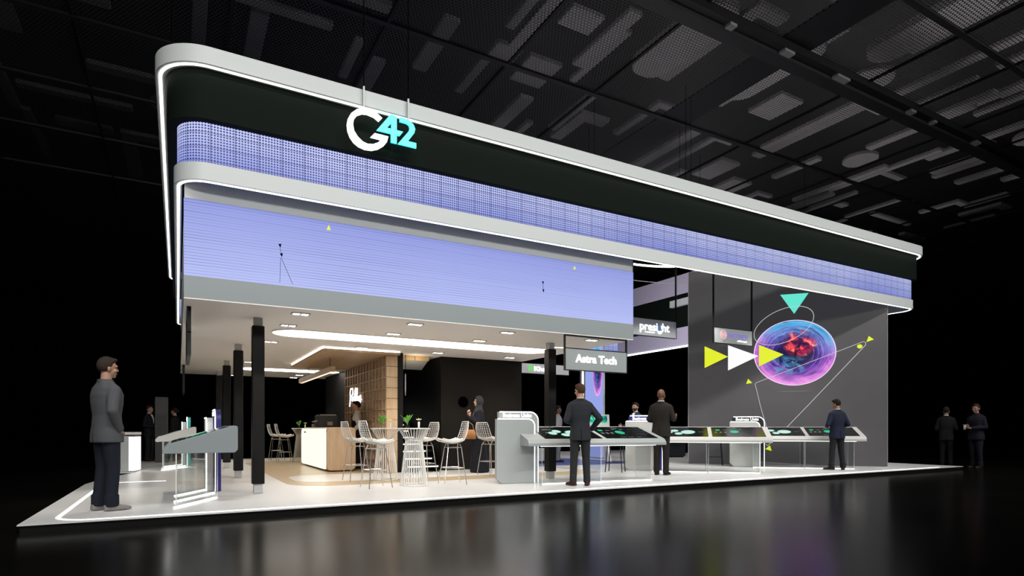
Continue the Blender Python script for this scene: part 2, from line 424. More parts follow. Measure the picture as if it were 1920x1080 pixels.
def rrect(x0, y0, x1, y1, r, n=24):
    """rounded rectangle, counter-clockwise from front-left; list of points"""
    P = []
    for cx, cy, a0 in ((x0 + r, y0 + r, 180), (x1 - r, y0 + r, 270), (x1 - r, y1 - r, 0), (x0 + r, y1 - r, 90)):
        for i in range(n + 1):
            a = R(a0 + 90 * i / n); P.append((cx + r * math.cos(a), cy + r * math.sin(a)))
    return P
def band(outer, inner, z0, z1, uv=False):
    b = MB(); bm = b.bm; n = len(outer)
    uvl = bm.loops.layers.uv.new('UVMap')
    V = [[bm.verts.new((p[0], p[1], z)) for p in ring] for ring, z in ((outer, z0), (outer, z1), (inner, z1), (inner, z0))]
    L = [0]
    for i in range(n): L.append(L[-1] + math.dist(outer[i], outer[(i + 1) % n]))
    for i in range(n):
        j = (i + 1) % n
        for a in range(4):
            f = bm.faces.new([V[a][i], V[a][j], V[(a + 1) % 4][j], V[(a + 1) % 4][i]])
            if a in (0, 2):
                zz = (z0, z0, z1, z1) if a == 0 else (z1, z1, z0, z0)
                for lp, q in zip(f.loops, ((L[i], zz[0]), (L[i + 1], zz[1]), (L[i + 1], zz[2]), (L[i], zz[3]))): lp[uvl].uv = q
    return b
def plane_uv(b, pts, uvs):
    bm = b.bm; l = bm.loops.layers.uv.get('UVMap') or bm.loops.layers.uv.new('UVMap')
    f = bm.faces.new([bm.verts.new(p) for p in pts]); f.material_index = b.mi
    for lp, q in zip(f.loops, uvs): lp[l].uv = q

PZ = .10     # top of the exhibition platform

# ------------------------------------------------------------------ the hall
def struct(name, b, m, **k):
    o = b.build(name, m, **k); o['kind'] = 'structure'; return o
struct('floor', MB().box(-40, 60, -25, 45, -.1, 0), M['floor'])
b = MB(); bm = b.bm
# perforated ceiling, with a strip of solid panels left out at x 12..13
for x0, x1 in ((-40, 12.0), (13.0, 60)):
    b.face([bm.verts.new(p) for p in ((x0, -25, 10), (x0, 45, 10), (x1, 45, 10), (x1, -25, 10))])
struct('ceiling', b, M['perf'])
struct('ceiling_slab', MB().box(-40, 60, -25, 45, 13.5, 13.7), M['beamdark'])
struct('ceiling_solid_strip', MB().box(12.0, 13.0, -25, 45, 9.99, 10.03), mat('solid_ceiling_strip', (.022, .022, .022, 1), .5))
struct('wall_back', MB().box(-40, 60, 45, 45.3, 0, 13.5), M['hallwall'])
struct('wall_left', MB().box(-40.3, -40, -25, 45, 0, 13.5), M['hallwall'])
struct('wall_right', MB().box(60, 60.3, -25, 45, 0, 13.5), M['hallwall'])
struct('wall_front', MB().box(-40, 60, -25.3, -25, 0, 13.5), M['hallwall'])
tn = 0
def trim(b, m):
    global tn
    tn += 1; return struct('trim_%d' % tn, b, m)
# main beam with a dark underside groove
trim(MB().box(-40, 60, 8.98, 9.30, 9.72, 9.985), M['beam'])
trim(MB().box(-40, 60, 8.78, 8.98, 9.80, 9.985), M['beamdark'])
for y, w in ((0.6, .05), (3.6, .05), (6.72, .07), (12.7, .07), (15.8, .07), (18.9, .07), (22., .07), (25.2, .07)):
    trim(MB().box(-40, 60, y - w, y + w, 9.93, 9.985), M['beam'])
for x in (-8, -5, -2, 1, 4, 7, 9.6, 15.4, 17.8, 20.2, 22.6, 25, 27.4, 29.8, 33, 37):
    trim(MB().box(x - .035, x + .035, -5, 8.78, 9.94, 9.985).box(x - .035, x + .035, 9.3, 40, 9.94, 9.985), M['beamdark'])
# small plates clipped to the beam
for x, w in ((12.1, .35), (14.1, .5), (10.3, .2), (17.4, .25), (18.6, .15), (21.0, .3)):
    o = MB().box(x, x + w, 8.80, 8.97, 9.74, 9.80).build('beam_clip', M['steel_grey'])
    tag(o, 'small grey metal clip under the main ceiling beam', 'clip', 'clips along the ceiling beam')
# ducts over the perforated ceiling
def duct(b, m=None, rounded=False):
    o = b.build('ventilation_duct', m or M['duct'], bevel=.03)
    return tag(o, 'grey duct piece seen through the perforated hall ceiling', 'duct', 'ducts above the perforated ceiling')
used = []
def free(x0, x1, y0, y1):
    for a in used:
        if x0 < a[1] and x1 > a[0] and y0 < a[3] and y1 > a[2]: return False
    used.append((x0, x1, y0, y1)); return True
def plate(cx, cy, lx, ly, r, z0=10.7, z1=10.95):
    used.append((cx - lx, cx + lx, cy - ly, cy + ly))
    duct(MB().prism(rrect(cx - lx, cy - ly, cx + lx, cy + ly, r, 8), 'z', z0, z1))
plate(11.0, 10.9, .55, 1.55, .5)
plate(13.9, 10.6, .6, 1.5, .55)
plate(15.8, 7.6, .5, 1.4, .45)
for k in range(2500):
    x = rnd.uniform(-6, 34); y = rnd.uniform(-1, 26)
    t = rnd.random()
    if t < .72:
        lx, ly = rnd.uniform(.10, .24), rnd.uniform(.8, 2.6)
    elif t < .88:
        lx, ly = rnd.uniform(.6, 1.8), rnd.uniform(.10, .28)
    else:
        lx, ly = rnd.uniform(.3, .6), rnd.uniform(.3, .9)
    if len(used) > 230 or not free(x - lx - .08, x + lx + (.8 if t < .25 else .08), y - ly - .08, y + ly + .08): continue
    z = rnd.uniform(10.75, 11.3)
    bb = MB()
    if t < .25:      # an L-shaped run
        bb.prism([(x - lx, y - ly), (x + lx + .7, y - ly), (x + lx + .7, y - ly + 2 * lx), (x + lx, y - ly + 2 * lx), (x + lx, y + ly), (x - lx, y + ly)], 'z', z, z + .14)
    elif t > .97:
        bb.lathe([(.35, z), (.6, z), (.6, z + .14), (.35, z + .14)], 20, (x, y, 0))
    else:
        bb.box(x - lx, x + lx, y - ly, y + ly, z, z + .14)
    duct(bb)

# ------------------------------------------------------------------ platform
pf = thing('exhibition_platform', 'low white glossy exhibition platform with black edge and light line', 'platform', (8, 14, 0))
def pfoutline(d):
    return [(-1.46 + d, 7.9 + d), (18.14 - d, 7.9 + d), (18.14 - d, 21.5 - d), (-1.5 + d, 21.5 - d), (-1.5 + d, 16.05 + d),
            (-.82, 16.05), (-1.1, 15.2), (-1.3, 14.4), (-1.46 + d, 13.1)]
MB().prism(pfoutline(.0), 'z', .080, PZ - .007).build('deck', M['deck'], pf, world=True)
MB().prism(pfoutline(.02), 'z', .0, .079).build('plinth', M['black'], pf, world=True)
# light line let into the deck
P0 = rrect(-1.18, 8.02, 17.2, 13.2, .35, 8)
b = MB()
lp = [p for p in P0 if True]
def flat_line(b, pts, w, z0, z1, closed=False):
    n = len(pts); E = []
    for i, p in enumerate(pts):
        q0 = pts[i - 1] if (i or closed) else p; q1 = pts[(i + 1) % n] if (i < n - 1 or closed) else p
        d = Vector((q1[0] - q0[0], q1[1] - q0[1])).normalized(); nn = Vector((-d.y, d.x)) * w / 2
        E.append(((p[0] + nn.x, p[1] + nn.y), (p[0] - nn.x, p[1] - nn.y)))
    R_ = [[b.bm.verts.new((x[0], x[1], z)) for x, z in ((e[0], z0), (e[0], z1), (e[1], z1), (e[1], z0))] for e in E]
    for i in range(n if closed else n - 1):
        A, B = R_[i], R_[(i + 1) % n]
        for k in range(4): b.face([A[k], A[(k + 1) % 4], B[(k + 1) % 4], B[k]])
    if not closed: b.face(R_[0]); b.face(R_[-1][::-1])
    return b
front = [p for p in P0 if p[1] < 8.6 or p[0] < -1.0]
left = P0[-9:]      # back-left corner
path = [(-.2, 13.2)] + [p for p in P0[27:]] + P0[0:9] + [(17.15, 8.02)]
flat_line(MB(), path, .045, PZ - .008, PZ - .003).build('light_line', M['led_soft'], pf, world=True)
# beige racetrack inlay and blue inlay
b = MB()
o_ = rrect(1.7, 10.65, 8.6, 19.6, .8, 8)
b.prism(o_, 'z', PZ - .008, PZ - .004)
b.build('beige_inlay', M['beige'], pf, world=True)
MB().prism(rrect(1.95, 11.45, 8.4, 13.22, .55, 8), 'z', PZ - .004, PZ - .001).build('white_floor_band', M['deck'], pf, world=True)  # white band laid over the beige
MB().prism([(8.2, 13.5), (11.6, 13.1), (11.9, 14.1), (11.2, 16.6), (8.6, 16.9)], 'z', PZ - .0035, PZ - .0005).build('blue_inlay', M['blue'], pf, world=True)

# ------------------------------------------------------------------ hanging canopy ring
cn = thing('canopy_ring', 'large suspended canopy ring with two pale rims, dark band and blue LED mesh', 'canopy', (8.7, 14.8, 5))
def RR(d, r=.62): return rrect(-.26 + d, 8.4 + d, 17.62 - d, 21.4 - d, max(r - d, .12))
band(RR(0), RR(.30), 5.685, 5.905).build('upper_rim', M['ring'], cn, world=True)
band(RR(.04), RR(.075), 5.675, 5.686).build('upper_light_strip', M['led'], cn, world=True)
band(RR(.13), RR(.33), 5.055, 5.686).build('dark_band', M['dark'], cn, world=True)
band(RR(.25), RR(.31), 4.525, 5.056).build('led_mesh', M['ledmesh'], cn, world=True)
band(RR(.21), RR(.30), 4.300, 4.526).build('lower_rim', M['ring'], cn, world=True)
band(RR(.25), RR(.28), 4.290, 4.301).build('lower_light_strip', M['led'], cn, world=True)
# banded inner face of the far right side
for z0, z1, m in ((4.30, 5.04, 'lilac'), (5.04, 6.34, 'dark'), (6.34, 7.1, 'lilac')):
    MB().box(17.14, 17.2, 15.0, 20.9, z0, z1).build('inner_panel', M[m], cn, world=True)
MB().box(17.10, 17.14, 15.0, 20.9, 4.29, 4.31).build('inner_light_strip', M['led_soft'], cn, world=True)
MB().box(16.98, 17.13, 15.9, 17.5, 5.86, 6.12).build('inner_bracket', M['ring'], cn, world=True)
# suspension cables
for x, y in ((.6, 12.), (17, 12), (.6, 20), (17, 20), (9, 21)):
    yy = 8.55 if y == 9. else y
    xx = -.1 if x == .6 else (17.45 if x == 17 else x)
    if y == 21: yy = 21.25
    MB().tube([(xx, yy, 5.9), (xx, yy, 9.93)], .005, 5).build('suspension_cable', M['cable'], cn, world=True)
# light loop inside the canopy
lr = thing('loop_light', 'curved white light loop hanging inside the canopy above the right half', 'light', (11.4, 12.3, 5.8))
b = MB(); b.tube([(11.4 + 1.9 * math.cos(a), 12.3 + 1.15 * math.sin(a), 5.9) for a in [2 * PI * i / 40 for i in range(40)]], .03, 6, True)
b.build('light_tube', M['led'], lr, True, True)
b = MB()
for a in (.6, 2.6, 4.7): b.tube([(11.4 + 1.9 * math.cos(a), 12.3 + 1.15 * math.sin(a), 5.94), (11.4 + 1.9 * math.cos(a), 12.3 + 1.15 * math.sin(a), 9.93)], .006, 5)
b.build('suspension_cable', M['cable'], lr, False, True)
# thin dark frame loop
lr2 = thing('loop_rail', 'thin grey rail loop hanging inside the canopy under the white light loop', 'rail', (13, 14.4, 5.8))
MB().tube([(12.4 + 2.6 * math.cos(a), 13.0 + 1.6 * math.sin(a), 5.8) for a in [2 * PI * i / 40 for i in range(40)]], .014, 5, True).build('rail', M['steel_grey'], lr2, True, True)
b = MB()
for a in (.5, 2.4, 4.5): b.tube([(12.4 + 2.6 * math.cos(a), 13.0 + 1.6 * math.sin(a), 5.8), (12.4 + 2.6 * math.cos(a), 13.0 + 1.6 * math.sin(a), 9.93)], .005, 5)
b.build('suspension_cable', M['cable'], lr2, False, True)

# logo sign hung in front of the ring
lg = thing('logo_sign', 'lit logo lettering hung in front of the dark canopy band, white letter and cyan digits', 'sign', (2.5, 8.3, 5.3))
Gp = [(2.54, 5.525), (2.45, 5.582), (2.36, 5.606), (2.26, 5.597), (2.18, 5.558), (2.1, 5.482), (2.055, 5.394), (2.04, 5.306), (2.05, 5.219), (2.08, 5.145), (2.13, 5.082), (2.2, 5.038), (2.29, 5.018), (2.39, 5.027), (2.48, 5.066), (2.56, 5.13), (2.61, 5.2), (2.63, 5.283), (2.43, 5.283), (2.37, 5.210), (2.52, 5.210), (2.48, 5.163), (2.41, 5.122), (2.33, 5.108), (2.26, 5.125), (2.19, 5.178), (2.14, 5.249), (2.125, 5.328), (2.135, 5.399), (2.18, 5.467), (2.25, 5.508), (2.32, 5.519), (2.42, 5.503), (2.49, 5.462)]
MB().prism(Gp, 'y', 8.305, 8.33).build('letter', M['letter'], lg, world=True)
b = MB()
for q in ([(2.665, 5.612), (2.755, 5.602), (2.755, 5.403), (2.675, 5.403), (2.675, 5.487)], [(2.665, 5.612), (2.675, 5.487), (2.61, 5.404), (2.46, 5.332)],
          [(2.46, 5.332), (2.61, 5.404), (2.85, 5.404), (2.80, 5.332)], [(2.67, 5.332), (2.755, 5.332), (2.755, 5.209), (2.67, 5.209)]): b.prism(q, 'y', 8.306, 8.33)
b.build('digit', M['cyan'], lg, world=True)
MB().prism([(2.8, 5.606), (2.88, 5.606), (2.955, 5.588), (3.01, 5.548), (3.035, 5.49), (3.02, 5.426), (2.925, 5.286), (3.05, 5.286), (3.05, 5.210), (2.77, 5.210), (2.94, 5.437), (2.95, 5.48), (2.94, 5.516), (2.905, 5.534), (2.86, 5.537), (2.8, 5.537)], 'y', 8.306, 8.33).build('digit', M['cyan'], lg, world=True)
for x in (2.285, 2.94):
    MB().box(x - .012, x + .012, 8.33, 8.36, 5.55 if x < 2.5 else 5.54, 5.92).build('hanging_post', M['steel_grey'], lg, world=True)
    MB().tube([(x, 8.345, 5.92), (x, 8.345, 9.93)], .008, 5).build('cable', M['cable'], lg, world=True)

# ------------------------------------------------------------------ pavilion (box under the ring)
pv = thing('pavilion_canopy', 'flat pavilion roof with blue screen fascia over grey band, standing on black columns', 'pavilion', (3.9, 15, 3.5))
def frame(x0, x1, y0, y1, t, z0, z1):
    return MB().box(x0, x1, y0, y0 + t, z0, z1).box(x0, x1, y1 - t, y1, z0, z1).box(x0, x0 + t, y0 + t, y1 - t, z0, z1).box(x1 - t, x1, y0 + t, y1 - t, z0, z1)
X0, X1, Y0, Y1 = .065, 7.69, 8.9, 21.2
frame(X0, X1, Y0, Y1, .15, 2.82, 3.11).build('grey_band', M['grey'], pv, world=True)
frame(X0 + .01, X1 - .01, Y0 + .01, Y1 - .01, .13, 4.128, 4.42).build('white_band', M['fascia_white'], cn, world=True)
frame(X0 + .02, X1 - .02, Y0 + .02, Y1 - .02, .1, 3.112, 4.123).build('screen_housing', M['fascia_white'], pv, world=True)
b = MB()
plane_uv(b, [(X0, Y0 + .005, 3.112), (X1, Y0 + .005, 3.112), (X1, Y0 + .005, 4.123), (X0, Y0 + .005, 4.123)], [(0, 3.112), (7.63, 3.112), (7.63, 4.123), (0, 4.123)])
sc = b.build('fascia_screen', M['linescreen'], pv, world=True)
y = Y0 - .001
def mark(b, m): o = b.build('screen_mark', m, sc); o.data.transform(Matrix.Translation(-Vector(pv.location)))
for x, z, h in ((1.92, 4.0, .075), (6.3, 4.0, .06)): mark(MB().prism([(x - .03, z), (x + .03, z), (x + .005, z + h)], 'y', y, y + .004), M['yellow'])
for x, z in ((1.25, 3.66), (1.27, 3.53), (5.62, 3.66), (5.63, 3.52)): mark(MB().prism([(x - .02, z + .03), (x + .02, z + .038), (x + .008, z - .02)], 'y', y, y + .004), M['gdark'])
for x, z, x2, z2 in ((1.25, 3.64, 1.28, 3.53), (1.27, 3.5, 1.42, 3.15), (1.26, 3.5, 1.25, 3.15), (5.62, 3.64, 5.63, 3.53)): mark(MB().tube([(x, y + .002, z), (x2, y + .002, z2)], .003, 4), M['gdark'])
MB().box(X0 + .002, X1 - .002, Y0 + .002, Y1 - .002, 2.806, 2.8195).build('ceiling_panel', M['ceil'], pv, world=True)
MB().box(X0 + .15, X1 - .15, Y0 + .15, Y1 - .15, 4.02, 4.12).build('roof_deck', M['fascia_white'], pv, world=True)
# ceiling strip lights
def stadium(x0, x1, y0, y1): return rrect(x0, y0, x1, y1, (y1 - y0) / 2 - .001, 8)
for y0, y1, xe, lab in ((10.76, 11.60, 7.2, 'wide white strip light recessed in the pavilion ceiling above the bar tables'), (18.0, 18.85, 4.28, 'wide white strip light recessed in the pavilion ceiling behind the wooden bar canopy')):
    l = thing('strip_light', lab, 'light', (4.3, (y0 + y1) / 2, 2.8), group='strip lights in the pavilion ceiling')
    b = MB(); b.prism(stadium(1.45, xe, y0, y1), 'z', 2.796, 2.8055); b.build('diffuser', M['ledwarm'], l, world=True)
    b = band(stadium(1.43, xe + .02, y0 - .02, y1 + .02), stadium(1.45, xe, y0, y1), 2.79, 2.8055); b.build('trim_ring', M['ceil'], l, world=True)
first = None
for y in (9.25, 10.38, 12.5, 14.6, 16.6, 19.9, 21.0):
    for x in (1.59, 3.38, 5.10, 6.95):
        if x in (3.38,) and 12.6 < y < 17: continue
        if x > 4 and 13 < y < 18: continue
        if first is None:
            d = thing('downlight', 'twin square downlight recessed in the pavilion ceiling', 'downlight', (x, y, 2.796), group='twin downlights in the pavilion ceiling')
            MB().box(-.13, .13, -.065, .065, -.004, .009).build('frame', M['steel_grey'], d)
            for s in (-1, 1): MB().box(s * .06 - .045, s * .06 + .045, -.045, .045, -.008, -.002).build('lamp', M['downlight'], d)
            first = d
        else:
            d = copy_tree(first); d.location = (x, y, 2.796)

# columns
cproto = None
for x, y, lab in ((1.08, 9.97, 'black square column at the front left corner of the pavilion'), (1.07, 13.3, 'second black square column back along the left side of the pavilion'),
                  (1.07, 16.6, 'third black square column back along the left side of the pavilion'), (1.07, 19.9, 'rearmost black square column on the left side of the pavilion'),
                  (6.5, 10.02, 'black square column on the right, behind the grey console and man in charcoal suit'),
                  ):
    if cproto is None:
        c = thing('column', lab, 'column', (x, y, PZ), group='black pavilion columns')
        MB().box(-.088, .088, -.088, .088, .141, 2.578).build('cladding', M['black'], c, bevel=.012)
        MB().box(-.062, .062, -.062, .062, 0, .141).build('base_post', M['steel_grey'], c)
        MB().box(-.062, .062, -.062, .062, 2.578, 2.704).build('top_post', M['steel_grey'], c)
        cproto = c
    else:
        c = copy_tree(cproto); c.location = (x, y, PZ); c['label'] = lab

# ------------------------------------------------------------------ black core with stairs
core = thing('service_core', 'black storage core wall behind the bar tables with a dark stair recess', 'wall', (6, 15, PZ))
MB().box(5.45, 7.66, 13.15, 13.3, PZ, 2.805).box(7.55, 7.66, 13.3, 20.5, PZ, 2.805).build('front_wall', M['core'], core, world=True)
MB().box(4.32, 4.46, 13.0, 20.5, PZ, 2.805).build('stair_side_wall', M['coredark'], core, world=True)
MB().box(5.45, 5.52, 13.3, 20.5, PZ, 2.805).box(4.46, 7.55, 20.4, 20.5, PZ, 2.805).build('stair_wall', M['coredark'], core, world=True)
b = MB()
b.lathe([(0, 0), (.13, 0), (.13, .02), (0, .02)], 24)
bmesh.ops.rotate(b.bm, verts=b.bm.verts, cent=(0, 0, 0), matrix=Matrix.Rotation(PI / 2, 3, 'X'))
bmesh.ops.translate(b.bm, verts=b.bm.verts, vec=(6.02, 13.148, 1.735))
b.build('round_recess', mat('matt_black', (.0006, .0006, .0006, 1), .9, spec=0), core, world=True)
st = thing('staircase', 'black staircase with lit step edges rising beside the wooden wall', 'staircase', (4.95, 14, PZ))
for i in range(10):
    z = PZ + .16 * (i + 1) - .03; y = 12.85 + .42 * i if i else 12.85
    y = 12.78 + .40 * i
    s = MB().box(4.48, 5.28 if y < 13.2 else 5.42, y, y + .42, z - .02, z + .03).build('step', M['coredark'], st, world=True)
    b = MB(); b.box(4.50, 5.22, y - .012, y, z - .015, z + .012)
    o = b.build('step_light', M['led_soft'], s); o.location = -Vector(st.location)
MB().prism([(12.9, PZ), (17.0, PZ), (17.0, PZ + 1.55)], 'x', 4.49, 4.53).prism([(12.9, PZ), (17.0, PZ), (17.0, PZ + 1.55)], 'x', 5.26, 5.30).build('stringer', M['coredark'], st, world=True)
# sloping soffit over the stair
sf = thing('stair_soffit', 'small sloping grey soffit with lit wood edge above the stairs', 'soffit', (4.9, 13.6, 2.6))
MB().prism([(13.34, 2.74), (13.40, 2.805), (14.3, 2.805), (13.84, 2.53)], 'x', 4.465, 5.22).build('sloped_panel', M['steel_grey'], sf, world=True)
wl = mat('golden_timber', (.66, .46, .23, 1), .5, noise=.25, nscale=9)
MB().box(4.47, 4.84, 13.32, 13.345, 2.70, 2.803).box(4.87, 5.21, 13.32, 13.345, 2.70, 2.803).build('timber_edge', wl, sf, world=True)
pl = thing('glint_rod', 'slim pale rod added for the bright glass edge streak before the stair recess', 'pendant', (4.60, 13.32, 2.8))  # glowing rod added to stand for a highlight on a glass edge
MB().tube([(4.60, 13.25, 2.36), (4.60, 13.25, 2.805)], .006, 6).build('cable', M['cable'], pl, world=True)
MB().tube([(4.60, 13.25, 1.86), (4.60, 13.25, 2.0), (4.60, 13.25, 2.36)], [.006, .016, .012], 8).build('glint', mat('glint_glow', (.4, .4, .4, 1), .3, emit=(1, 1, 1, 1), es=.12), pl, world=True)

# ------------------------------------------------------------------ coffee bar
ww = thing('wooden_cube_wall', 'oak wall of stacked square cubbies behind the bar counter', 'wall', (4.2, 14.8, PZ))
WX0, WX1, WY0, WY1 = 4.05, 4.30, 12.95, 16.72
b = MB().box(WX0 + .05, WX1, WY0, WY1, PZ, 2.72)
nr, ncol = 11, 14
for i in range(nr + 1):
    z = PZ + (2.72 - PZ) * i / nr
    b.box(WX0, WX0 + .10, WY0 + .02, WY1, max(PZ, z - .013), min(2.72, z + .013))
b.build('cube_grid', M['woodwall'], ww, world=True)
b = MB()
for j in range(ncol + 1):
    y = WY0 + .06 + (WY1 - WY0 - .08) * j / ncol
    b.box(WX0 + .003, WX0 + .10, y - .027, y + .027, PZ, 2.72)
b.build('divider', M['woodwall'], ww, world=True)
b = MB()
for i in range(nr):
    z = PZ + (2.72 - PZ) * i / nr
    b.box(WX0 - .003, WX1 - .0, WY0 - .03, WY0 + .02, z + .005, z + 2.62 / nr - .005)
b.build('end_block', M['wood'], ww, world=True)
sg = thing('script_sign', 'white lit handwritten script sign on the oak cube wall', 'sign', (4.03, 15.4, 1.9))
b = MB()
def stroke(pts, r=.017):
    P = []
    pts = [Vector((4.02, p[0], p[1])) for p in pts]
    for i in range(len(pts) - 1):
        p0 = pts[max(i - 1, 0)]; p1 = pts[i]; p2 = pts[i + 1]; p3 = pts[min(i + 2, len(pts) - 1)]
        for k in range(5):
            t = k / 5
            P.append(.5 * ((2 * p1) + (p2 - p0) * t + (2 * p0 - 5 * p1 + 4 * p2 - p3) * t * t + (3 * p1 - p0 - 3 * p2 + p3) * t ** 3))
    P.append(pts[-1]); b.tube(P, r, 6)
for s_ in ([(15.76, 2.12), (15.93, 2.15), (16.01, 2.06), (16.0, 1.9), (16.07, 1.68)], [(15.93, 2.15), (15.78, 2.15), (15.73, 2.04), (15.82, 1.96), (15.97, 1.93)],
           [(15.79, 1.93), (15.84, 1.85), (15.76, 1.82), (15.68, 1.92), (15.68, 1.83)], [(15.60, 1.86), (15.50, 2.10), (15.46, 2.13), (15.50, 1.95), (15.55, 1.83), (15.48, 1.82)],
           [(15.48, 1.84), (15.36, 2.08), (15.30, 2.12), (15.34, 1.95), (15.40, 1.83), (15.33, 1.82)], [(15.33, 1.84), (15.22, 1.91), (15.18, 1.88), (15.27, 1.83), (15.20, 1.80), (15.12, 1.84)],
           [(15.10, 1.92), (15.12, 1.84), (15.04, 1.83), (14.97, 1.94)], [(14.97, 1.94), (15.0, 1.80), (15.07, 1.72), (15.10, 1.76), (14.9, 1.83)]): stroke(s_)
b.build('lettering', M['letter'], sg, True, True)
MB().box(4.035, 4.05, 15.2, 15.8, 1.84, 1.87).build('mounting_rail', M['wood'], sg, world=True)

wp = thing('wooden_bar_canopy', 'oak ceiling raft with glowing edge hung above the bar', 'canopy', (3.4, 14.6, 2.7))
MB().box(2.62, 4.30, 12.72, 16.72, 2.725, 2.760).build('raft', M['woodceil'], wp, world=True)
MB().box(2.645, 4.30, 12.735, 12.76, 2.775, 2.80).box(2.635, 2.66, 12.735, 16.7, 2.775, 2.80).build('edge_light', M['led'], wp, world=True)
MB().box(2.9, 4.2, 13.0, 16.5, 2.76, 2.805).build('spacer', M['ceil'], wp, world=True)
pd = thing('linear_pendant', 'long oak beam pendant lamp hanging over the bar counter', 'pendant', (3.06, 15.7, 2.45))
MB().box(3.0, 3.12, 13.75, 17.75, 2.385, 2.50).build('beam', M['woodceil'], pd, world=True)
MB().box(3.03, 3.09, 13.8, 17.7, 2.378, 2.385).build('diffuser', mat('pendant_diffuser', (1, .9, .75, 1), .5, emit=(1, .85, .65, 1), es=1.1), pd, world=True)
for y in (14.05, 16.6): MB().tube([(3.06, y, 2.5), (3.06, y, 2.725)], .006, 5).build('hanging_wire', M['blackmetal'], pd, world=True)

bar = thing('bar_counter', 'rounded oak bar counter with glowing cream front panel', 'counter', (3.3, 15.3, PZ))
BX0, BX1, BY0, BY1, BZ = 2.97, 3.64, 13.97, 17.15, 1.025
b = MB(); b.prism([(p[0], p[1] + PZ) for p in rrect(BX0, 0.02, BX1, BZ, .10, 6)], 'y', BY0, BY1)
b.build('body', M['wood'], bar, world=True, bevel=.02)
b = MB(); b.prism([(p[0], p[1] + PZ) for p in rrect(BY0 + .04, .05, BY1 - .04, BZ - .03, .13, 6)], 'x', BX0 - .012, BX0 + .05)
lf = b.build('front_panel', M['barlight'], bar, world=True)
me = text('bar', .09, .003, .002, Matrix.Translation((2.955, 16.55, .93)) @ Matrix.Rotation(-PI / 2, 4, 'Z'))
b = MB()
for i, (w, h) in enumerate(((.05, .05), (.03, .035), (.05, .03), (.035, .04))):
    y = 16.62 - .055 * i; b.box(2.952, 2.958, y - w / 2, y + w / 2, .90 + PZ - h / 2, .90 + PZ + h / 2)
o = b.build('small_logo', M['printed'], lf); o.location = -Vector(bar.location)
MB().box(BX0 + .1, BX1 - .1, BY0 + .1, BY1 - .1, PZ, PZ + .02).build('plinth', M['black'], bar, world=True)
BT = PZ + BZ
cm = thing('coffee_machine', 'dark coffee machine standing on the oak bar counter', 'machine', (3.32, 15.7, BT), rz=0)
MB().box(-.24, .24, -.30, .22, .0, .30).build('housing', M['machine'], cm, bevel=.015)
MB().box(-.20, .20, -.26, .18, .30, .325).build('cup_tray', M['chrome'], cm)
MB().box(-.03, .10, -.312, -.30, .05, .14).build('badge_plate', M['steel_grey'], cm)
MB().tube([(-.27, .0, .10), (-.25, .0, .17), (-.24, .0, .2)], .012, 6).build('steam_pipe', M['chrome'], cm)
for y in (-.12, .08):
    MB().tube([(-.24, y, .16), (-.32, y, .14)], [.02, .012], 8).build('portafilter', M['chrome'], cm)
for i, (x, y, h, lab) in enumerate(((3.10, 16.25, .16, 'clear tumbler standing on the bar between the plant and coffee machine'), (3.12, 16.08, .18, 'tall clear bottle standing on the bar next to the coffee machine'))):
    g = thing('drinking_glass' if i == 0 else 'glass_bottle', lab, 'glass' if i == 0 else 'bottle', (x, y, BT))
    pr = [(.032, 0), (.036, h * .6), (.036, h)] if i == 0 else [(.034, 0), (.036, h * .6), (.014, h * .8), (.014, h)]
    MB().lathe(pr, 14).build('vessel', M['glass'], g, True)
    MB().lathe([(.027, .006), (.029, h * .5)], 14).build('drink' if i == 0 else 'contents', mat('amber_drink', (.4, .3, .2, 1), .2), g, True)

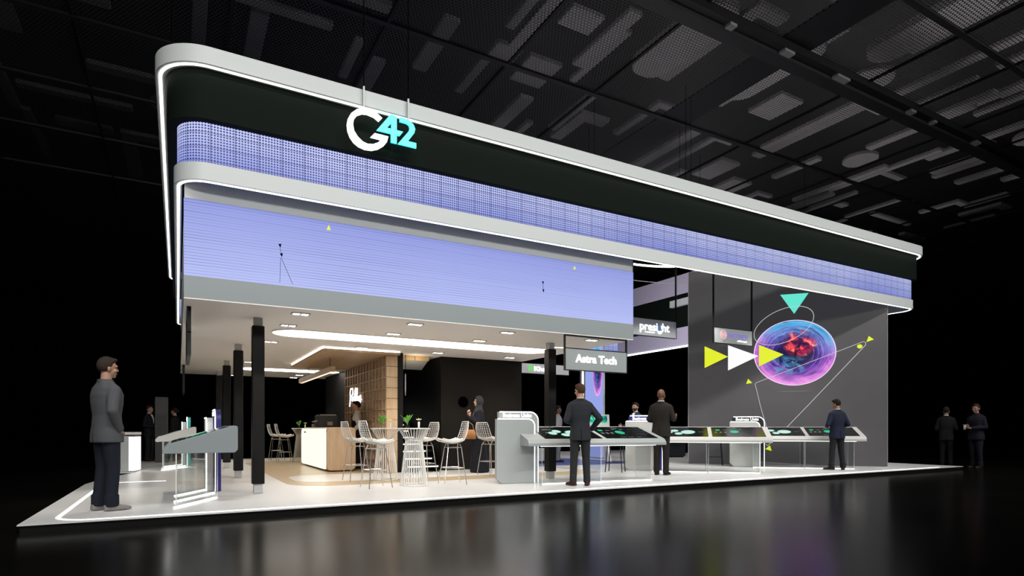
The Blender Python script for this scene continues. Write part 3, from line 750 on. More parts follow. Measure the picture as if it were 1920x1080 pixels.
# ------------------------------------------------------------------ wire bar stools and tables
def bar_stool():
    t = thing('wire_bar_stool', 'x', 'stool', (0, 0, PZ), group='white wire bar stools')       # sitter faces +X
    S = .45; zs = .745
    def shell(u, v):            # u -1..1 across, v 0 front .. 1 top of back
        if v < .45:
            q = v / .45; x = .22 - .40 * q; z = zs + .012 * (1 - q) - .035 * math.sin(q * PI) + .01
        else:
            q = (v - .45) / .55; x = -.18 - .115 * q - .02 * math.sin(q * PI); z = zs + .015 + .36 * q ** 1.15
        w = .215 + .025 * math.sin(v * PI) - (.04 * max(0, (v - .8) / .2) ** 2)
        x += .045 * (u * u) * (1 if v > .35 else .3) ; z += .03 * u * u * (1 if v < .5 else 0)
        return Vector((x, u * w, z))
    b = MB()
    for i in range(9):
        u = -1 + 2 * i / 8; b.tube([shell(u, .40 + .6 * k / 8) for k in range(9)], .0042, 4)
    for j in range(1, 10):
        v = .46 + .054 * j; b.tube([shell(-1 + 2 * k / 6, v) for k in range(7)], .0042, 4)
    b.tube([shell(-1, .42 + .58 * k / 6) for k in range(7)] + [shell(-1 + 2 * k / 6, 1) for k in range(1, 6)] + [shell(1, 1 - .58 * k / 6) for k in range(7)], .0075, 5)
    b.build('backrest', M['wire'], t)
    b = MB()
    for i in range(9):
        u = -1 + 2 * i / 8; b.tube([shell(u, .45 * k / 5) for k in range(6)], .0042, 4)
    for j in range(9): b.tube([shell(-1 + 2 * k / 6, .05 * j) for k in range(7)], .0042, 4)
    b.tube([shell(-1, .45 - .45 * k / 5) for k in range(6)] + [shell(-1 + 2 * k / 6, 0) for k in range(1, 6)] + [shell(1, .45 * k / 5) for k in range(6)], .0075, 5)
    b.build('seat', M['wire'], t)
    rings = []
    for v in (0.02, .1, .2, .3, .4, .46):
        rings.append([shell(-1 + 2 * k / 8, v) * 1 + Vector((0, 0, .008)) for k in range(9)] + [shell(1 - 2 * k / 8, v) + Vector((0, 0, .042)) for k in range(9)])
    MB().loft(rings).build('seat_pad', M['seatpad'], t, True)
    for sx in (1, -1):
        for sy in (1, -1):
            MB().tube([(sx * .11 - .02, sy * .06, .72), (sx * .12 - .02, sy * .13, .66), (sx * .20 - .01, sy * .215, .005)], .0085, 5).build('leg', M['wirechrome'], t)
    k = .30
    fx, fy = .165, .18
    MB().tube([(fx - .01, fy, k), (-fx - .01, fy, k), (-fx - .01, -fy, k), (fx - .01, -fy, k)], .0075, 5, True).build('foot_ring', M['wirechrome'], t)
    MB().tube([(.10, .13, .66), (-.14, .13, .66)], .0075, 5).tube([(.10, -.13, .66), (-.14, -.13, .66)], .0075, 5).build('brace', M['wirechrome'], t)
    return t
stp = None
for x, y, a, lab in ((2.98, 11.35, 5, 'white wire bar stool beside the bar counter, left of the first wire table'),
                     (2.92, 9.85, 4, 'white wire bar stool nearest the platform edge, left of the two wire tables'),
                     (4.28, 11.25, 186, 'white wire bar stool behind the right wire table, back toward the stairs'),
                     (4.24, 9.74, 172, 'white wire bar stool right of the wire tables, backrest toward the woman in black'),
                     (5.80, 11.25, 12, 'white wire bar stool in front of the woman in black, half behind the grey totem'),
                     (2.72, 20.0, 3, 'far white wire bar stool behind the bar, the left one of the pair'),
                     (2.76, 18.65, 0, 'far white wire bar stool behind the bar, the right one of the pair')):
    if stp is None: c = stp = bar_stool()
    else: c = copy_tree(stp)
    c.location = (x, y, PZ); c.rotation_euler = (0, 0, R(a)); c['label'] = lab
tbp = None
for x, y, lab in ((3.52, 11.3, 'hourglass white wire bar table nearer the bar counter'), (3.62, 9.98, 'hourglass white wire bar table nearest the platform edge'), (3.27, 18.9, 'hourglass white wire bar table behind the bar counter')):
    if tbp is None:
        t = tbp = thing('wire_bar_table', lab, 'table', (x, y, PZ), group='white wire bar tables')
        MB().lathe([(0, .985), (.275, .985), (.285, .992), (.285, 1.002), (.275, 1.005), (0, 1.005)], 32).build('tabletop', M['wire'], t, True)
        b = MB()
        for k in range(30):
            a = 2 * PI * k / 30; c, s = math.cos(a), math.sin(a)
            b.tube([(.265 * c, .265 * s, .985), (.145 * c, .145 * s, .79), (.235 * c, .235 * s, .008)], .0068, 4)
        b.build('wire_cage', M['wire'], t)
        MB().tube([(.148 * math.cos(2 * PI * k / 24), .148 * math.sin(2 * PI * k / 24), .79) for k in range(24)], .009, 5, True).build('waist_ring', M['wire'], t)
        MB().tube([(.236 * math.cos(2 * PI * k / 24), .236 * math.sin(2 * PI * k / 24), .009) for k in range(24)], .009, 5, True).build('base_ring', M['wire'], t)
    else:
        t = copy_tree(tbp); t.location = (x, y, PZ); t['label'] = lab
# plants on the tables
def plant(x, y, z, lab, sc=1., seed=1):
    q = random.Random(seed)
    t = thing('potted_plant', lab, 'plant', (x, y, z), q.uniform(0, 6), 'table plants')
    MB().lathe([(.026, 0), (.036, .02), (.034, .09), (.026, .12), (.022, .12), (.0, .11)], 16).build('vase', M['glass'], t, True)
    for k in range(7):
        a = k * 2.4 + q.uniform(-.3, .3); r = q.uniform(.05, .12) * sc; h = q.uniform(.20, .30) * sc; w = q.uniform(.036, .052) * sc
        d = Vector((math.cos(a), math.sin(a), 0)); n = Vector((-d.y, d.x, 0)); b = MB(); rows = []
        for i in range(7):
            s = i / 6; c = d * r * s ** 1.4 + Vector((0, 0, .04 + (h - .04) * (s - .15 * s * s)))
            ww_ = max(.0015, w * math.sin(PI * max(0, (s - .3) / .7) ** .8)) if s > .3 else .002
            rows.append([c - n * ww_, c - Vector((0, 0, .004)), c + n * ww_, c + Vector((0, 0, .003))])
        b.loft(rows); b.build('leaf', M['leaf'], t, True)
    return t
def flower(x, y, z, lab, seed=3):
    t = thing('flower_glass', lab, 'flower vase', (x, y, z), seed, 'flower glasses on the tables')
    MB().lathe([(.018, 0), (.02, .11), (.017, .11), (.016, .01), (.0, .01)], 12).build('glass', mat('milky_glass', (.7, .7, .66, 1), .2) if seed == 3 else bpy.data.materials['milky_glass'], t, True)
    MB().tube([(0, 0, .05), (.005, 0, .14)], .003, 5).build('stem', M['leaf'], t)
    b = MB()
    for k in range(6):
        a = 2 * PI * k / 6; b.ell((.005 + .028 * math.cos(a), .028 * math.sin(a), .148), (.026, .013, .007), 8, 5, Matrix.Rotation(a, 3, 'Z') @ Matrix.Rotation(-.4, 3, 'Y'))
    b.build('petals', M['petal'], t, True)
    MB().ell((.005, 0, .158), (.008, .008, .016), 8, 6).build('pistil', M['petal'], t, True)
T1, T2 = PZ + 1.006, PZ + 1.006
plant(3.46, 11.27, T1, 'green leaf plant in a vase on the wire table nearer the bar', 1., 5)
flower(3.62, 11.32, T1, 'small pale yellow flower in a glass on the wire table nearer the bar', 3)
plant(3.50, 9.98, T2, 'green leaf plant in a vase on the wire table nearest the platform edge', 1.05, 11)
flower(3.72, 10.0, T2, 'small pale yellow flower in a glass on the wire table nearest the platform edge', 4)
plant(3.20, 18.85, T2, 'green leaf plant in a vase on the far wire table behind the bar', .9, 8)
flower(3.36, 18.78, T2, 'small pale yellow flower in a glass on the far wire table behind the bar', 6)

# ------------------------------------------------------------------ touch-screen consoles with totems
GN = {}
def console(lab, x, y, rz, L=2.87, D=.95, body='ring', totem=('grey', 'grey'), tv=.40, tu=0., glass='box', letters=True, warm=False):
    t = thing('touch_console', lab, 'console', (x, y, PZ), rz, 'touch-screen consoles')
    prof = [(0, .68), (0, .735), (.06, .80), (D - .05, 1.035), (D - .01, 1.03), (D, 1.01), (D, .72), (D - .03, .685), (D - .05, .68)]
    MB().prism(prof, 'x', 0, L).build('body', M[body], t, bevel=.008)
    sl = (1.035 - .80) / (D - .05 - .06)
    def sz(v): return .80 + (v - .06) * sl
    span = [(.36, .36 + (L - .48) * .49), (.36 + (L - .48) * .525, L - .12)]
    v0, v1 = .09, D - .10
    for i, (u0, u1) in enumerate(span):
        b = MB(); b.prism([(v0, sz(v0) - .004), (v1, sz(v1) - .004), (v1, sz(v1) + .004), (v0, sz(v0) + .004)], 'x', u0, u1)
        s = b.build('touch_screen', M['scr_black'], t)
        b = MB(); W, H = u1 - u0, v1 - v0
        def P(a, c): v = v0 + H * c; return Vector((u0 + W * a, v, sz(v) + .0055))
        def el(a, c, ra, rc, mi, n=20, lift=0.):
            b.mi = mi; b.face([b.bm.verts.new(P(a + ra * math.cos(2 * PI * k / n), c + rc * math.sin(2 * PI * k / n)) + Vector((0, 0, lift))) for k in range(n)])
        def rc(a0, a1, c0, c1, mi):
            b.mi = mi; b.face([b.bm.verts.new(P(*q)) for q in ((a0, c0), (a1, c0), (a1, c1), (a0, c1))])
        if i == 0:
            for a, c, ra, rcc in ((.36, .60, .07, .115), (.25, .44, .07, .115), (.44, .30, .07, .115), (.62, .46, .13, .19)):
                el(a, c, ra * 1.1, rcc * 1.12, 1); el(a, c, ra, rcc, 0, lift=.001)
            for a0, a1, c0, c1 in ((.06, .40, .925, .95), (.14, .32, .76, .80), (.14, .3, .70, .73), (.14, .22, .44, .52), (.8, .95, .93, .95), (.82, .92, .46, .49)): rc(a0, a1, c0, c1, 3)
            rc(.45, .62, .10, .12, 2)
        else:
            el(.44, .50, .085, .145, 1)
            for a0, a1, c0, c1 in ((.08, .16, .62, .74),): rc(a0, a1, c0, c1, 1)
            for k in range(3):
                rc(.06 + .09 * k, .11 + .09 * k, .38, .50, 3); rc(.70, .95, .34 + .2 * k, .37 + .2 * k, 2); rc(.22, .30, .66, .70, 3)
            for a0, a1, c0, c1 in ((.36, .42, .72, .78), (.44, .50, .80, .86), (.52, .58, .72, .78), (.41, .47, .90, .95), (.86, .95, .93, .95), (.30, .42, .10, .12), (.46, .56, .10, .12), (.62, .7, .1, .12)): rc(a0, a1, c0, c1, 3)
            for a0, a1, c0, c1 in ((.3, .62, .86, .875), (.60, .64, .5, .53), (.26, .34, .5, .53), (.36, .52, .28, .31)): rc(a0, a1, c0, c1, 2)
        o = b.build('screen_graphics', [M['scr_white'], M['scr_green'], M['scr_dim'], M['scr_grey']], s)
        o['label'] = 'white and green circles with text lines' if i == 0 else 'green ellipse with grey text lines'
    b = MB()
    for k in range(3):
        for u0, u1 in ((.10, .17), (.19, .235), (.25, .31)):
            v = .60 - .05 * k; b.prism([(v, sz(v) + .001), (v + .022, sz(v + .022) + .001), (v + .022, sz(v + .022) + .003), (v, sz(v) + .003)], 'x', u0 + .02 * k, u1 + .015 * k)
    b.build('printed_text', M['printed'], t)
    MB().box(.25, L - .22, .035, .06, .674, .680).build('under_light', M['led'], t)
    # glass base
    if glass == 'box':
        for j, (u0, u1, y0, y1) in enumerate(((.30, L * .52, .10, .62), (L * .52 + .04, L - .24, .16, .72))):
            g = MB().box(u0, u1, y0, y0 + .012, 0, .672).box(u0, u0 + .012, y0 + .012, y1, 0, .672).box(u1 - .012, u1, y0 + .012, y1, 0, .672).build('glass_base', M['glass'], t)
            for u, v in ((u0, y0), (u1, y0), (u1, y1)): MB().box(u - .0025, u + .0025, v - .0025, v + .0025, 0, .672).build('glass_edge_glint', M['glassedge'], g)
            MB().box(u0, u1, y0 - .028, y0 - .003, 0, .008).build('floor_light', M['led'], t)
    else:
        for j, y0 in enumerate((L + .02, L - .68, L - 1.45)):
            # fins set at an angle across the base
            mx = Matrix.Translation((y0, .15, 0)) @ Matrix.Rotation(R(152), 4, 'Z')
            g = MB().box(0, 1.1, -.006, .006, 0, .672, mx).build('glass_fin', M['glass'], t)
            for u in (0, 1.1): MB().box(u - .0025, u + .0025, -.006, .006, 0, .672, mx).build('glass_edge_glint', M['glassedge'], g)
            MB().box(.0, 1.1, .008, .035, 0, .012, mx).build('floor_light', M['led'], t)
    # totem at the left end
    def slab(u0, u1, z1, r, v, th, m, nm, chamf=.09):
        pts = [(u0 + chamf, 0), (u1, 0)] + [(u1 - r + r * math.cos(R(a)), z1 - r + r * math.sin(R(a))) for a in range(0, 91, 10)] + [(u0, z1), (u0, chamf)]
        o = MB().prism(pts, 'y', v, v + th).build(nm, M[m], t)
        e = [(u1, v, .0), (u1, v, z1 - r)] + [(u1 - r + r * math.cos(R(a)), v, z1 - r + r * math.sin(R(a))) for a in range(0, 91, 10)] + [(u0 + .02, v, z1)]
        MB().tube([(p[0], p[1] + .004, p[2]) for p in e], .011, 5).build('light_edge', M['led_soft'], o)
        return o
    slab(tu - .46, tu + .28, 1.17, .13, tv, .10, totem[0], 'totem_panel')
    s = slab(tu - .38, tu + .40, 1.30, .16, tv + .12, .09, totem[1], 'sign_panel')
    if letters:
        me = text('Business Units', .105, .004, .0016, Matrix.Translation((tu - .02, tv + .117, 1.235)), width=.56)
        text_obj('sign_lettering', me, M['letter'], s)
    return t
console('grey touch-screen console before the man in charcoal suit, with grey Business Units totem', 5.40, 9.02, R(-9), totem=('console_grey', 'console_grey'), body='console_grey')
console('white touch-screen console before the bald man, with navy Business totem', 9.37, 10.63, R(-45), totem=('console_pale', 'navy'), tu=.10, body='console_pale')
console('white touch-screen console in front of the big digital wall, with black Business Units totem', 12.57, 10.42, R(-45), totem=('console_pale', 'signblack'), tu=.22, body='console_pale')
console('grey touch-screen console seen end-on next to the man in grey blazer, with navy totem', -.17, 10.85, R(-90), L=2.23, D=.86, totem=('white', 'navy'), tv=.56, tu=-.1, glass='fin', body='grey')
console('beige-white touch-screen console far left behind the grey one, with teal totem', -.47, 18.55, R(-90), L=2.1, D=.86, totem=('white', 'teal'), tv=.56, tu=-.1, glass='fin', body='white')

# ------------------------------------------------------------------ big digital wall at 45 degrees
dw = thing('digital_wall', 'tall grey digital wall with glowing planet ellipse and yellow triangles', 'screen wall', (12.69, 12.33, PZ), R(-45))
MB().box(0, 5.0, 0, .18, 0, 5.45).build('screen_panel', M['wallscreen'], dw)
MB().box(-.012, 0, -.004, .18, 0, 5.45).box(5.0, 5.008, -.004, .18, 0, 5.45).build('edge_trim', mat('pale_edge', (.45, .45, .45, 1), .4), dw)
def art(name, mk, m): b = MB(); mk(b); return b.build(name, m, dw)
zz = lambda z: z - PZ
def poly(b, pts, y): b.prism([(p[0], zz(p[1])) for p in pts], 'y', y - .002, y)
b = MB(); n = 64
b.bm.loops.layers.uv.new('UVMap'); l = b.bm.loops.layers.uv.get('UVMap')
f = b.bm.faces.new([b.bm.verts.new((2.762 + 1.032 * math.cos(2 * PI * k / n), -.003, zz(3.158) + .895 * math.sin(2 * PI * k / n))) for k in range(n)])
for k, lp_ in enumerate(f.loops): lp_[l].uv = (math.cos(2 * PI * k / n), math.sin(2 * PI * k / n))
b.build('planet_picture', M['planet'], dw)
art('triangle_graphic', lambda b: poly(b, [(2.406, 4.756), (2.758, 4.217), (3.116, 4.765)], -.004), M['gteal'])
art('triangle_graphic', lambda b: poly(b, [(1.864, 3.408), (1.864, 2.807), (2.491, 3.117)], -.006), M['yellow'])
art('triangle_graphic', lambda b: poly(b, [(.434, 3.42), (.434, 2.805), (1.059, 3.107)], -.004), M['yellow'])
art('triangle_graphic', lambda b: poly(b, [(1.059, 3.426), (1.059, 2.718), (1.852, 3.098)], -.004), M['gwhite'])
art('triangle_graphic', lambda b: poly(b, [(4.563, 3.54), (4.507, 3.379), (4.685, 3.441)], -.004), M['yellow'])
art('triangle_graphic', lambda b: poly(b, [(1.583, 2.474), (1.532, 2.331), (1.693, 2.358)], -.004), M['yellow'])
art('triangle_graphic', lambda b: poly(b, [(2.147, .629), (2.024, .524), (2.191, .478)], -.004), M['yellow'])
art('dot_graphic', lambda b: poly(b, [(4.351 + .065 * math.cos(2 * PI * k / 20), 3.27 + .055 * math.sin(2 * PI * k / 20)) for k in range(20)], -.004), M['yellow'])
def ringell(b):
    P = []
    for k in range(48):
        a = 2 * PI * k / 48; u, v = .80 * math.cos(a), .44 * math.sin(a); c, s = math.cos(R(24)), math.sin(R(24))
        P.append((2.49 + u * c - v * s, -.008, zz(3.905) + u * s + v * c))
    b.tube(P, .0085, 4, True)
art('line_graphic', ringell, M['gline'])
LP = [(2.05, 1.15), (1.897, 1.732), (1.766, 2.32), (1.775, 2.345), (1.80, 2.362), (4.384, 3.375), (4.43, 3.39), (4.475, 3.38), (4.494, 3.335), (4.474, 3.286), (3.1, 1.72), (2.6, 1.158), (2.15, .68), (2.09, .62), (2.04, .66)]
art('line_graphic', lambda b: b.tube([(p[0], -.009, zz(p[1])) for p in LP], .0085, 4), M['gline'])
art('soft_shadow_graphic', lambda b: poly(b, [(2.76 + .45 * math.cos(2 * PI * k / 20), 2.107 + .012 * math.sin(2 * PI * k / 20)) for k in range(20)], -.004), M['gsmudge'])

# screen column in the middle distance
scn = thing('screen_column', 'narrow lavender LED screen column with planet picture behind the hanging signs', 'screen', (12.45, 16.55, PZ), R(-8))
MB().box(-.03, .03, -.82, .82, 0, 4.0).build('housing', M['white'], scn)
b = MB(); plane_uv(b, [(-.034, .42, .02), (-.034, -.815, .02), (-.034, -.815, 3.98), (-.034, .42, 3.98)], [(0, 0), (1, 0), (1, 1), (0, 1)])
b.build('screen', mat('lavender_screen', (0, 0, 0, 1), .4, emit=rgb(152, 164, 232), es=1), scn)
b = MB(); b.bm.loops.layers.uv.new('UVMap'); l = b.bm.loops.layers.uv.get('UVMap'); n = 40
f = b.bm.faces.new([b.bm.verts.new((-.038, -.45 - .32 * math.cos(2 * PI * k / n), 2.95 + .86 * math.sin(2 * PI * k / n))) for k in range(n)])
for k, lp_ in enumerate(f.loops): lp_[l].uv = (math.cos(2 * PI * k / n), math.sin(2 * PI * k / n))
b.build('planet_picture', M['planet'], scn)
MB().box(-.04, -.03, .56, .66, 0, 4.0).build('light_edge', M['led'], scn)

# ------------------------------------------------------------------ hanging signs
def sign(name, lab, x0, x1, y, z0, z1, ztop, letters, face='sign_grey', barz=None, alongy=False):
    t = thing('hanging_sign', lab, 'sign', ((x0 + x1) / 2, y, z0) if not alongy else (y, (x0 + x1) / 2, z0), group='hanging brand signs')
    def B(b, a0, a1, d0, d1, c0, c1): return b.box(a0, a1, y + d0, y + d1, c0, c1) if not alongy else b.box(y + d0, y + d1, a0, a1, c0, c1)
    B(MB(), x0 + .015, x1 - .015, -.02, .02, z0 + .015, z1 - .012).build('panel', M[face], t, world=True)
    b = MB(); B(b, x0, x1, -.025, .025, z0, z0 + .015); B(b, x0, x1, -.025, .025, z1 - .012, z1 + .003)
    B(b, x0, x0 + .015, -.025, .025, z0 + .015, ztop); B(b, x1 - .015, x1, -.025, .025, z0 + .015, ztop)
    if barz: B(b, x0 + .015, x1 - .015, -.025, .025, ztop - .02, ztop)
    b.build('frame', M['blackmetal'], t, world=True)
    for fn in letters: fn(t)
    return t
def TX(nm, s, size, x, y, z, m='letter', off=.004, width=None, **k):
    return lambda t: text_obj(nm, text(s, size, .006, off, Matrix.Translation((x, y, z)), width=width, **k), M[m], t, True)
sign('a', 'grey hanging sign reading Astra Tech under the right end of the pavilion fascia', 6.11, 7.56, 8.95, 2.155, 2.565, 2.803,
     [TX('lettering', 'Astra Tech', .2, 6.825, 8.925, 2.375, off=.006, width=.95)], barz=True)
def psdot(t):
    MB().prism([(10.775 + .056 * math.cos(2 * PI * k / 16), 3.665 + .075 * math.sin(2 * PI * k / 16)) for k in range(16)], 'y', 11.463, 11.47).build('round_mark', mat('blue_green_mark', (.1, .2, .4, 1), .4, emit=rgb(70, 110, 150), es=.8), t, world=True)
    MB().box(10.3, 10.62, 11.468, 11.474, 3.535, 3.55).build('small_text_line', M['letter'], t, world=True)
sign('p', 'grey hanging sign reading presight, right of the pavilion fascia', 9.9, 11.38, 11.5, 3.435, 3.885, 5.66,
     [TX('lettering', 'presight', .30, 10.62, 11.475, 3.68, off=.003, width=1.0), psdot], face='sign_bright')
M['inc'] = mat('violet_lettering', (.1, .08, .3, 1), .5, emit=rgb(128, 118, 200), es=.9)
M['incring'] = mat('peach_ring', (.5, .3, .3, 1), .5, emit=rgb(214, 170, 180), es=.9)
def incr(t):
    b = MB()
    for r in (.115, .07, .03): b.tube([(11.99 + r * .9 * math.cos(2 * PI * k / 20), 10.472, 3.46 + r * math.sin(2 * PI * k / 20)) for k in range(20)], .010, 4, True)
    b.build('ring_mark', M['incring'], t, world=True)
sign('i', 'grey hanging sign reading INCEPTION with ring mark, in front of the digital wall', 11.65, 13.08, 10.5, 3.235, 3.635, 5.66,
     [TX('lettering', 'INCEPTION', .13, 12.52, 10.475, 3.455, 'inc', .002, .72), TX('small_lettering', 'a G42 company', .05, 12.68, 10.475, 3.335, 'letter', .001, .36), incr], face='sign_half_bright')
M['kgreen'] = mat('green_mark', (.05, .4, .1, 1), .5, emit=rgb(70, 205, 60), es=1)
def kh(t):
    b = MB(); x = 9.56
    b.tube([(x, 15.97, 2.90), (x + .08, 15.97, 3.05), (x + .16, 15.97, 3.04)], .016, 4); b.tube([(x + .06, 15.97, 3.0), (x + .16, 15.97, 2.90)], .016, 4); b.tube([(x, 15.97, 3.05), (x + .04, 15.97, 2.98)], .016, 4)
    b.build('leaf_mark', M['kgreen'], t, world=True)
sign('k', 'grey hanging sign reading Khazna, half behind the right black column', 9.3, 11.1, 16., 2.81, 3.14, 5.66,
     [TX('lettering', 'Khazna', .2, 10.16, 15.975, 2.97, off=.004, width=.80), kh], face='sign_bright')
for y0, y1, z0, z1, zt, lab in ((9.45, 11.05, 2.13, 2.45, 2.803, 'thin edge-on hanging sign under the left side of the pavilion, the front one'), (18.2, 19.9, 2.05, 2.45, 2.803, 'thin edge-on hanging sign under the left side of the pavilion, the rear one')):
    sign('l', lab, y0, y1, .135, z0, z1, zt, [], face='signblack', barz=True, alongy=True)

# ------------------------------------------------------------------ other furniture
wc = thing('white_counter', 'white lit info counter with dark band behind the man in the grey blazer', 'counter', (-1.12, 16.55, PZ), R(-12))
MB().box(-.30, .30, -.22, .25, 0, .82).build('body', M['ring'], wc)
MB().box(-.30, .30, -.22, .25, .82, .85).build('dark_band', M['blackmetal'], wc)
MB().box(-.31, .31, -.23, .26, .85, .91).build('worktop', M['white'], wc)
MB().box(.18, .302, -.224, .25, .02, .80).box(-.304, -.18, -.224, .25, .02, .80).build('light_panel', mat('counter_light', (1, 1, 1, 1), .5, emit=(1, .98, .94, 1), es=1.1), wc)
kk = thing('dark_kiosk', 'tall charcoal kiosk panel with slots standing between two people at the far left', 'kiosk', (-.42, 20.4, PZ))
MB().box(-.17, .17, -.10, .10, 0, 1.92).build('panel', M['kiosk'], kk, bevel=.01)
b = MB()
for k in range(12): b.box(-.13, .13, -.108, -.10, .85 + .05 * k, .86 + .05 * k)
b.build('slot', M['black'], kk)
bs = None
def stool(x, y, a, lab):
    global bs
    if bs is None:
        t = bs = thing('black_stool', lab, 'stool', (x, y, PZ), a, 'black high stools')
        MB().box(-.20, .20, -.18, .18, .70, .755).build('seat', M['stoolblack'], t, bevel=.02)
        MB().box(-.20, -.17, -.18, .18, .755, .93).build('backrest', M['stoolblack'], t, bevel=.012)
        for sx in (1, -1):
            for sy in (1, -1): MB().tube([(sx * .16, sy * .14, .70), (sx * .21, sy * .19, 0)], .012, 6).build('leg', M['stoolblack'], t)
        q = [(.195, .172, .22), (-.195, .172, .22), (-.195, -.172, .22), (.195, -.172, .22)]
        MB().tube(q, .009, 5, True).build('footrest', M['stoolblack'], t)
    else:
        t = copy_tree(bs); t.location = (x, y, PZ); t.rotation_euler = (0, 0, a); t['label'] = lab
stool(8.75, 10.75, R(40), 'black high stool seen through the glass base of the grey console')
stool(12.75, 11.45, R(-45), 'black high stool seen through the glass base of the second white console')
mk = thing('display_table', 'white splay-legged table with tilted green screen behind the man in the charcoal suit', 'display', (10.52, 13.82, PZ), R(-29))
MB().prism([(-.02, .84), (.05, .80), (.22, 1.36), (.15, 1.40)], 'x', -.62, .42).build('screen_case', M['white'], mk)
b = MB(); plane_uv(b, [(-.58, -.0, .862), (.36, -.0, .862), (.36, .147, 1.372), (-.58, .147, 1.372)], [(0, 0), (1.4, 0), (1.4, .8), (0, .8)])
o = b.build('screen', M['monitor'], mk); o.location = (0, -.008, .003)
MB().box(-.62, .42, -.05, .35, .76, .80).build('tabletop', M['white'], mk)
for sx in (-.5, .3):
    for sy, ty in ((.02, -.12), (.28, .42)): MB().tube([(sx, sy, .76), (sx + (.12 if sx > 0 else -.12), ty, .02)], [.05, .035], 8).build('leg', M['white'], mk)
# low grey seat behind the right column
ps = thing('grey_pouf', 'low pale grey seat on the blue floor inlay behind the right column', 'seat', (9.05, 14.55, PZ))
MB().box(-.35, .35, -.25, .25, .06, .42).build('cushion', M['ring'], ps, bevel=.04)
MB().box(-.3, .3, -.2, .2, 0, .06).build('base', M['blackmetal'], ps)
dk = thing('navy_bench', 'low dark navy bench far behind the second white console, left of the digital wall', 'bench', (15.0, 15.4, PZ), R(-29))
MB().box(-.75, .45, -.2, .2, .04, .40).build('base', mat('dark_navy', (.008, .008, .022, 1), .4), dk)
MB().box(-.78, .48, -.23, .23, .40, .46).build('cushion', M['blackmetal'], dk, bevel=.015)
MB().box(-.70, .40, -.16, .16, 0, .04).build('plinth', M['blackmetal'], dk)

# ------------------------------------------------------------------ people
def remesh(b, voxel, it=2):
    me = bpy.data.meshes.new('r'); bmesh.ops.recalc_face_normals(b.bm, faces=b.bm.faces); b.bm.to_mesh(me); b.bm.free()
    o = bpy.data.objects.new('r', me); COL.objects.link(o)
    m = o.modifiers.new('r', 'REMESH'); m.mode = 'VOXEL'; m.voxel_size = voxel
    s = o.modifiers.new('s', 'SMOOTH'); s.iterations = it; s.factor = .5
    dg = bpy.context.evaluated_depsgraph_get(); dg.update()
    out = bpy.data.meshes.new_from_object(o.evaluated_get(dg)); bpy.data.objects.remove(o)
    for p in out.polygons: p.use_smooth = True
    return out
def add(name, me, m, parent, label=None):
    me.name = name; me.materials.clear(); me.materials.append(m)
    o = link(bpy.data.objects.new(name, me), parent)
    if label: o['label'] = label
    return o
SK = {}
def skin(c):
    if c not in SK: SK[c] = mat('skin', c, .55, noise=.08, nscale=12)
    return SK[c]
CL = {}
def cloth(c):
    if c not in CL: CL[c] = mat('cloth', c, .85, noise=.12, nscale=30, spec=.2)
    return CL[c]
def sring(z, hx, hy, cy=0., cx=0., n=22, e=2.4):
    P = []
    for k in range(n):
        a = 2 * PI * k / n; c, s = math.cos(a), math.sin(a)
        P.append(Vector((cx + hx * math.copysign(abs(c) ** (2 / e), c), cy + hy * math.copysign(abs(s) ** (2 / e), s), z)))
    return P
def hand(b, w, d, pn, side, curl=.5, k=1.):
    """palm, four fingers and a thumb; d = direction, pn = palm normal, side = thumb side"""
    d = Vector(d).normalized(); pn = Vector(pn); pn = (pn - d * pn.dot(d)).normalized(); s = d.cross(pn).normalized()
    if s.dot(Vector(side)) < 0: s = -s
    w = Vector(w)
    b.cap(w, w + d * .03 * k, .026 * k, .028 * k, 10, .75, s)
    b.cap(w + d * .035 * k, w + d * .075 * k, .040 * k, .042 * k, 12, .40, s)
    for i, (o, L) in enumerate(((.030, .066), (.010, .076), (-.010, .070), (-.029, .054))):
        p = w + d * .088 * k + s * o * k
        cr = curl * (1 + .12 * i)
        d1 = (d * math.cos(cr * .6) + pn * math.sin(cr * .6)).normalized()
        d2 = (d * math.cos(cr * 1.5) + pn * math.sin(cr * 1.5)).normalized()
        q = p + d1 * L * .5 * k
        b.cap(p, q, .0105 * k, .0098 * k, 8); b.cap(q, q + d2 * L * .45 * k, .0098 * k, .0088 * k, 8)
    t0 = w + d * .03 * k + s * .036 * k; t1 = t0 + (d * .6 + s * .7 + pn * .2).normalized() * .035 * k
    b.cap(t0, t1, .0135 * k, .0115 * k, 8); b.cap(t1, t1 + (d * .85 + s * .25 + pn * .3).normalized() * .030 * k, .0115 * k, .010 * k, 8)

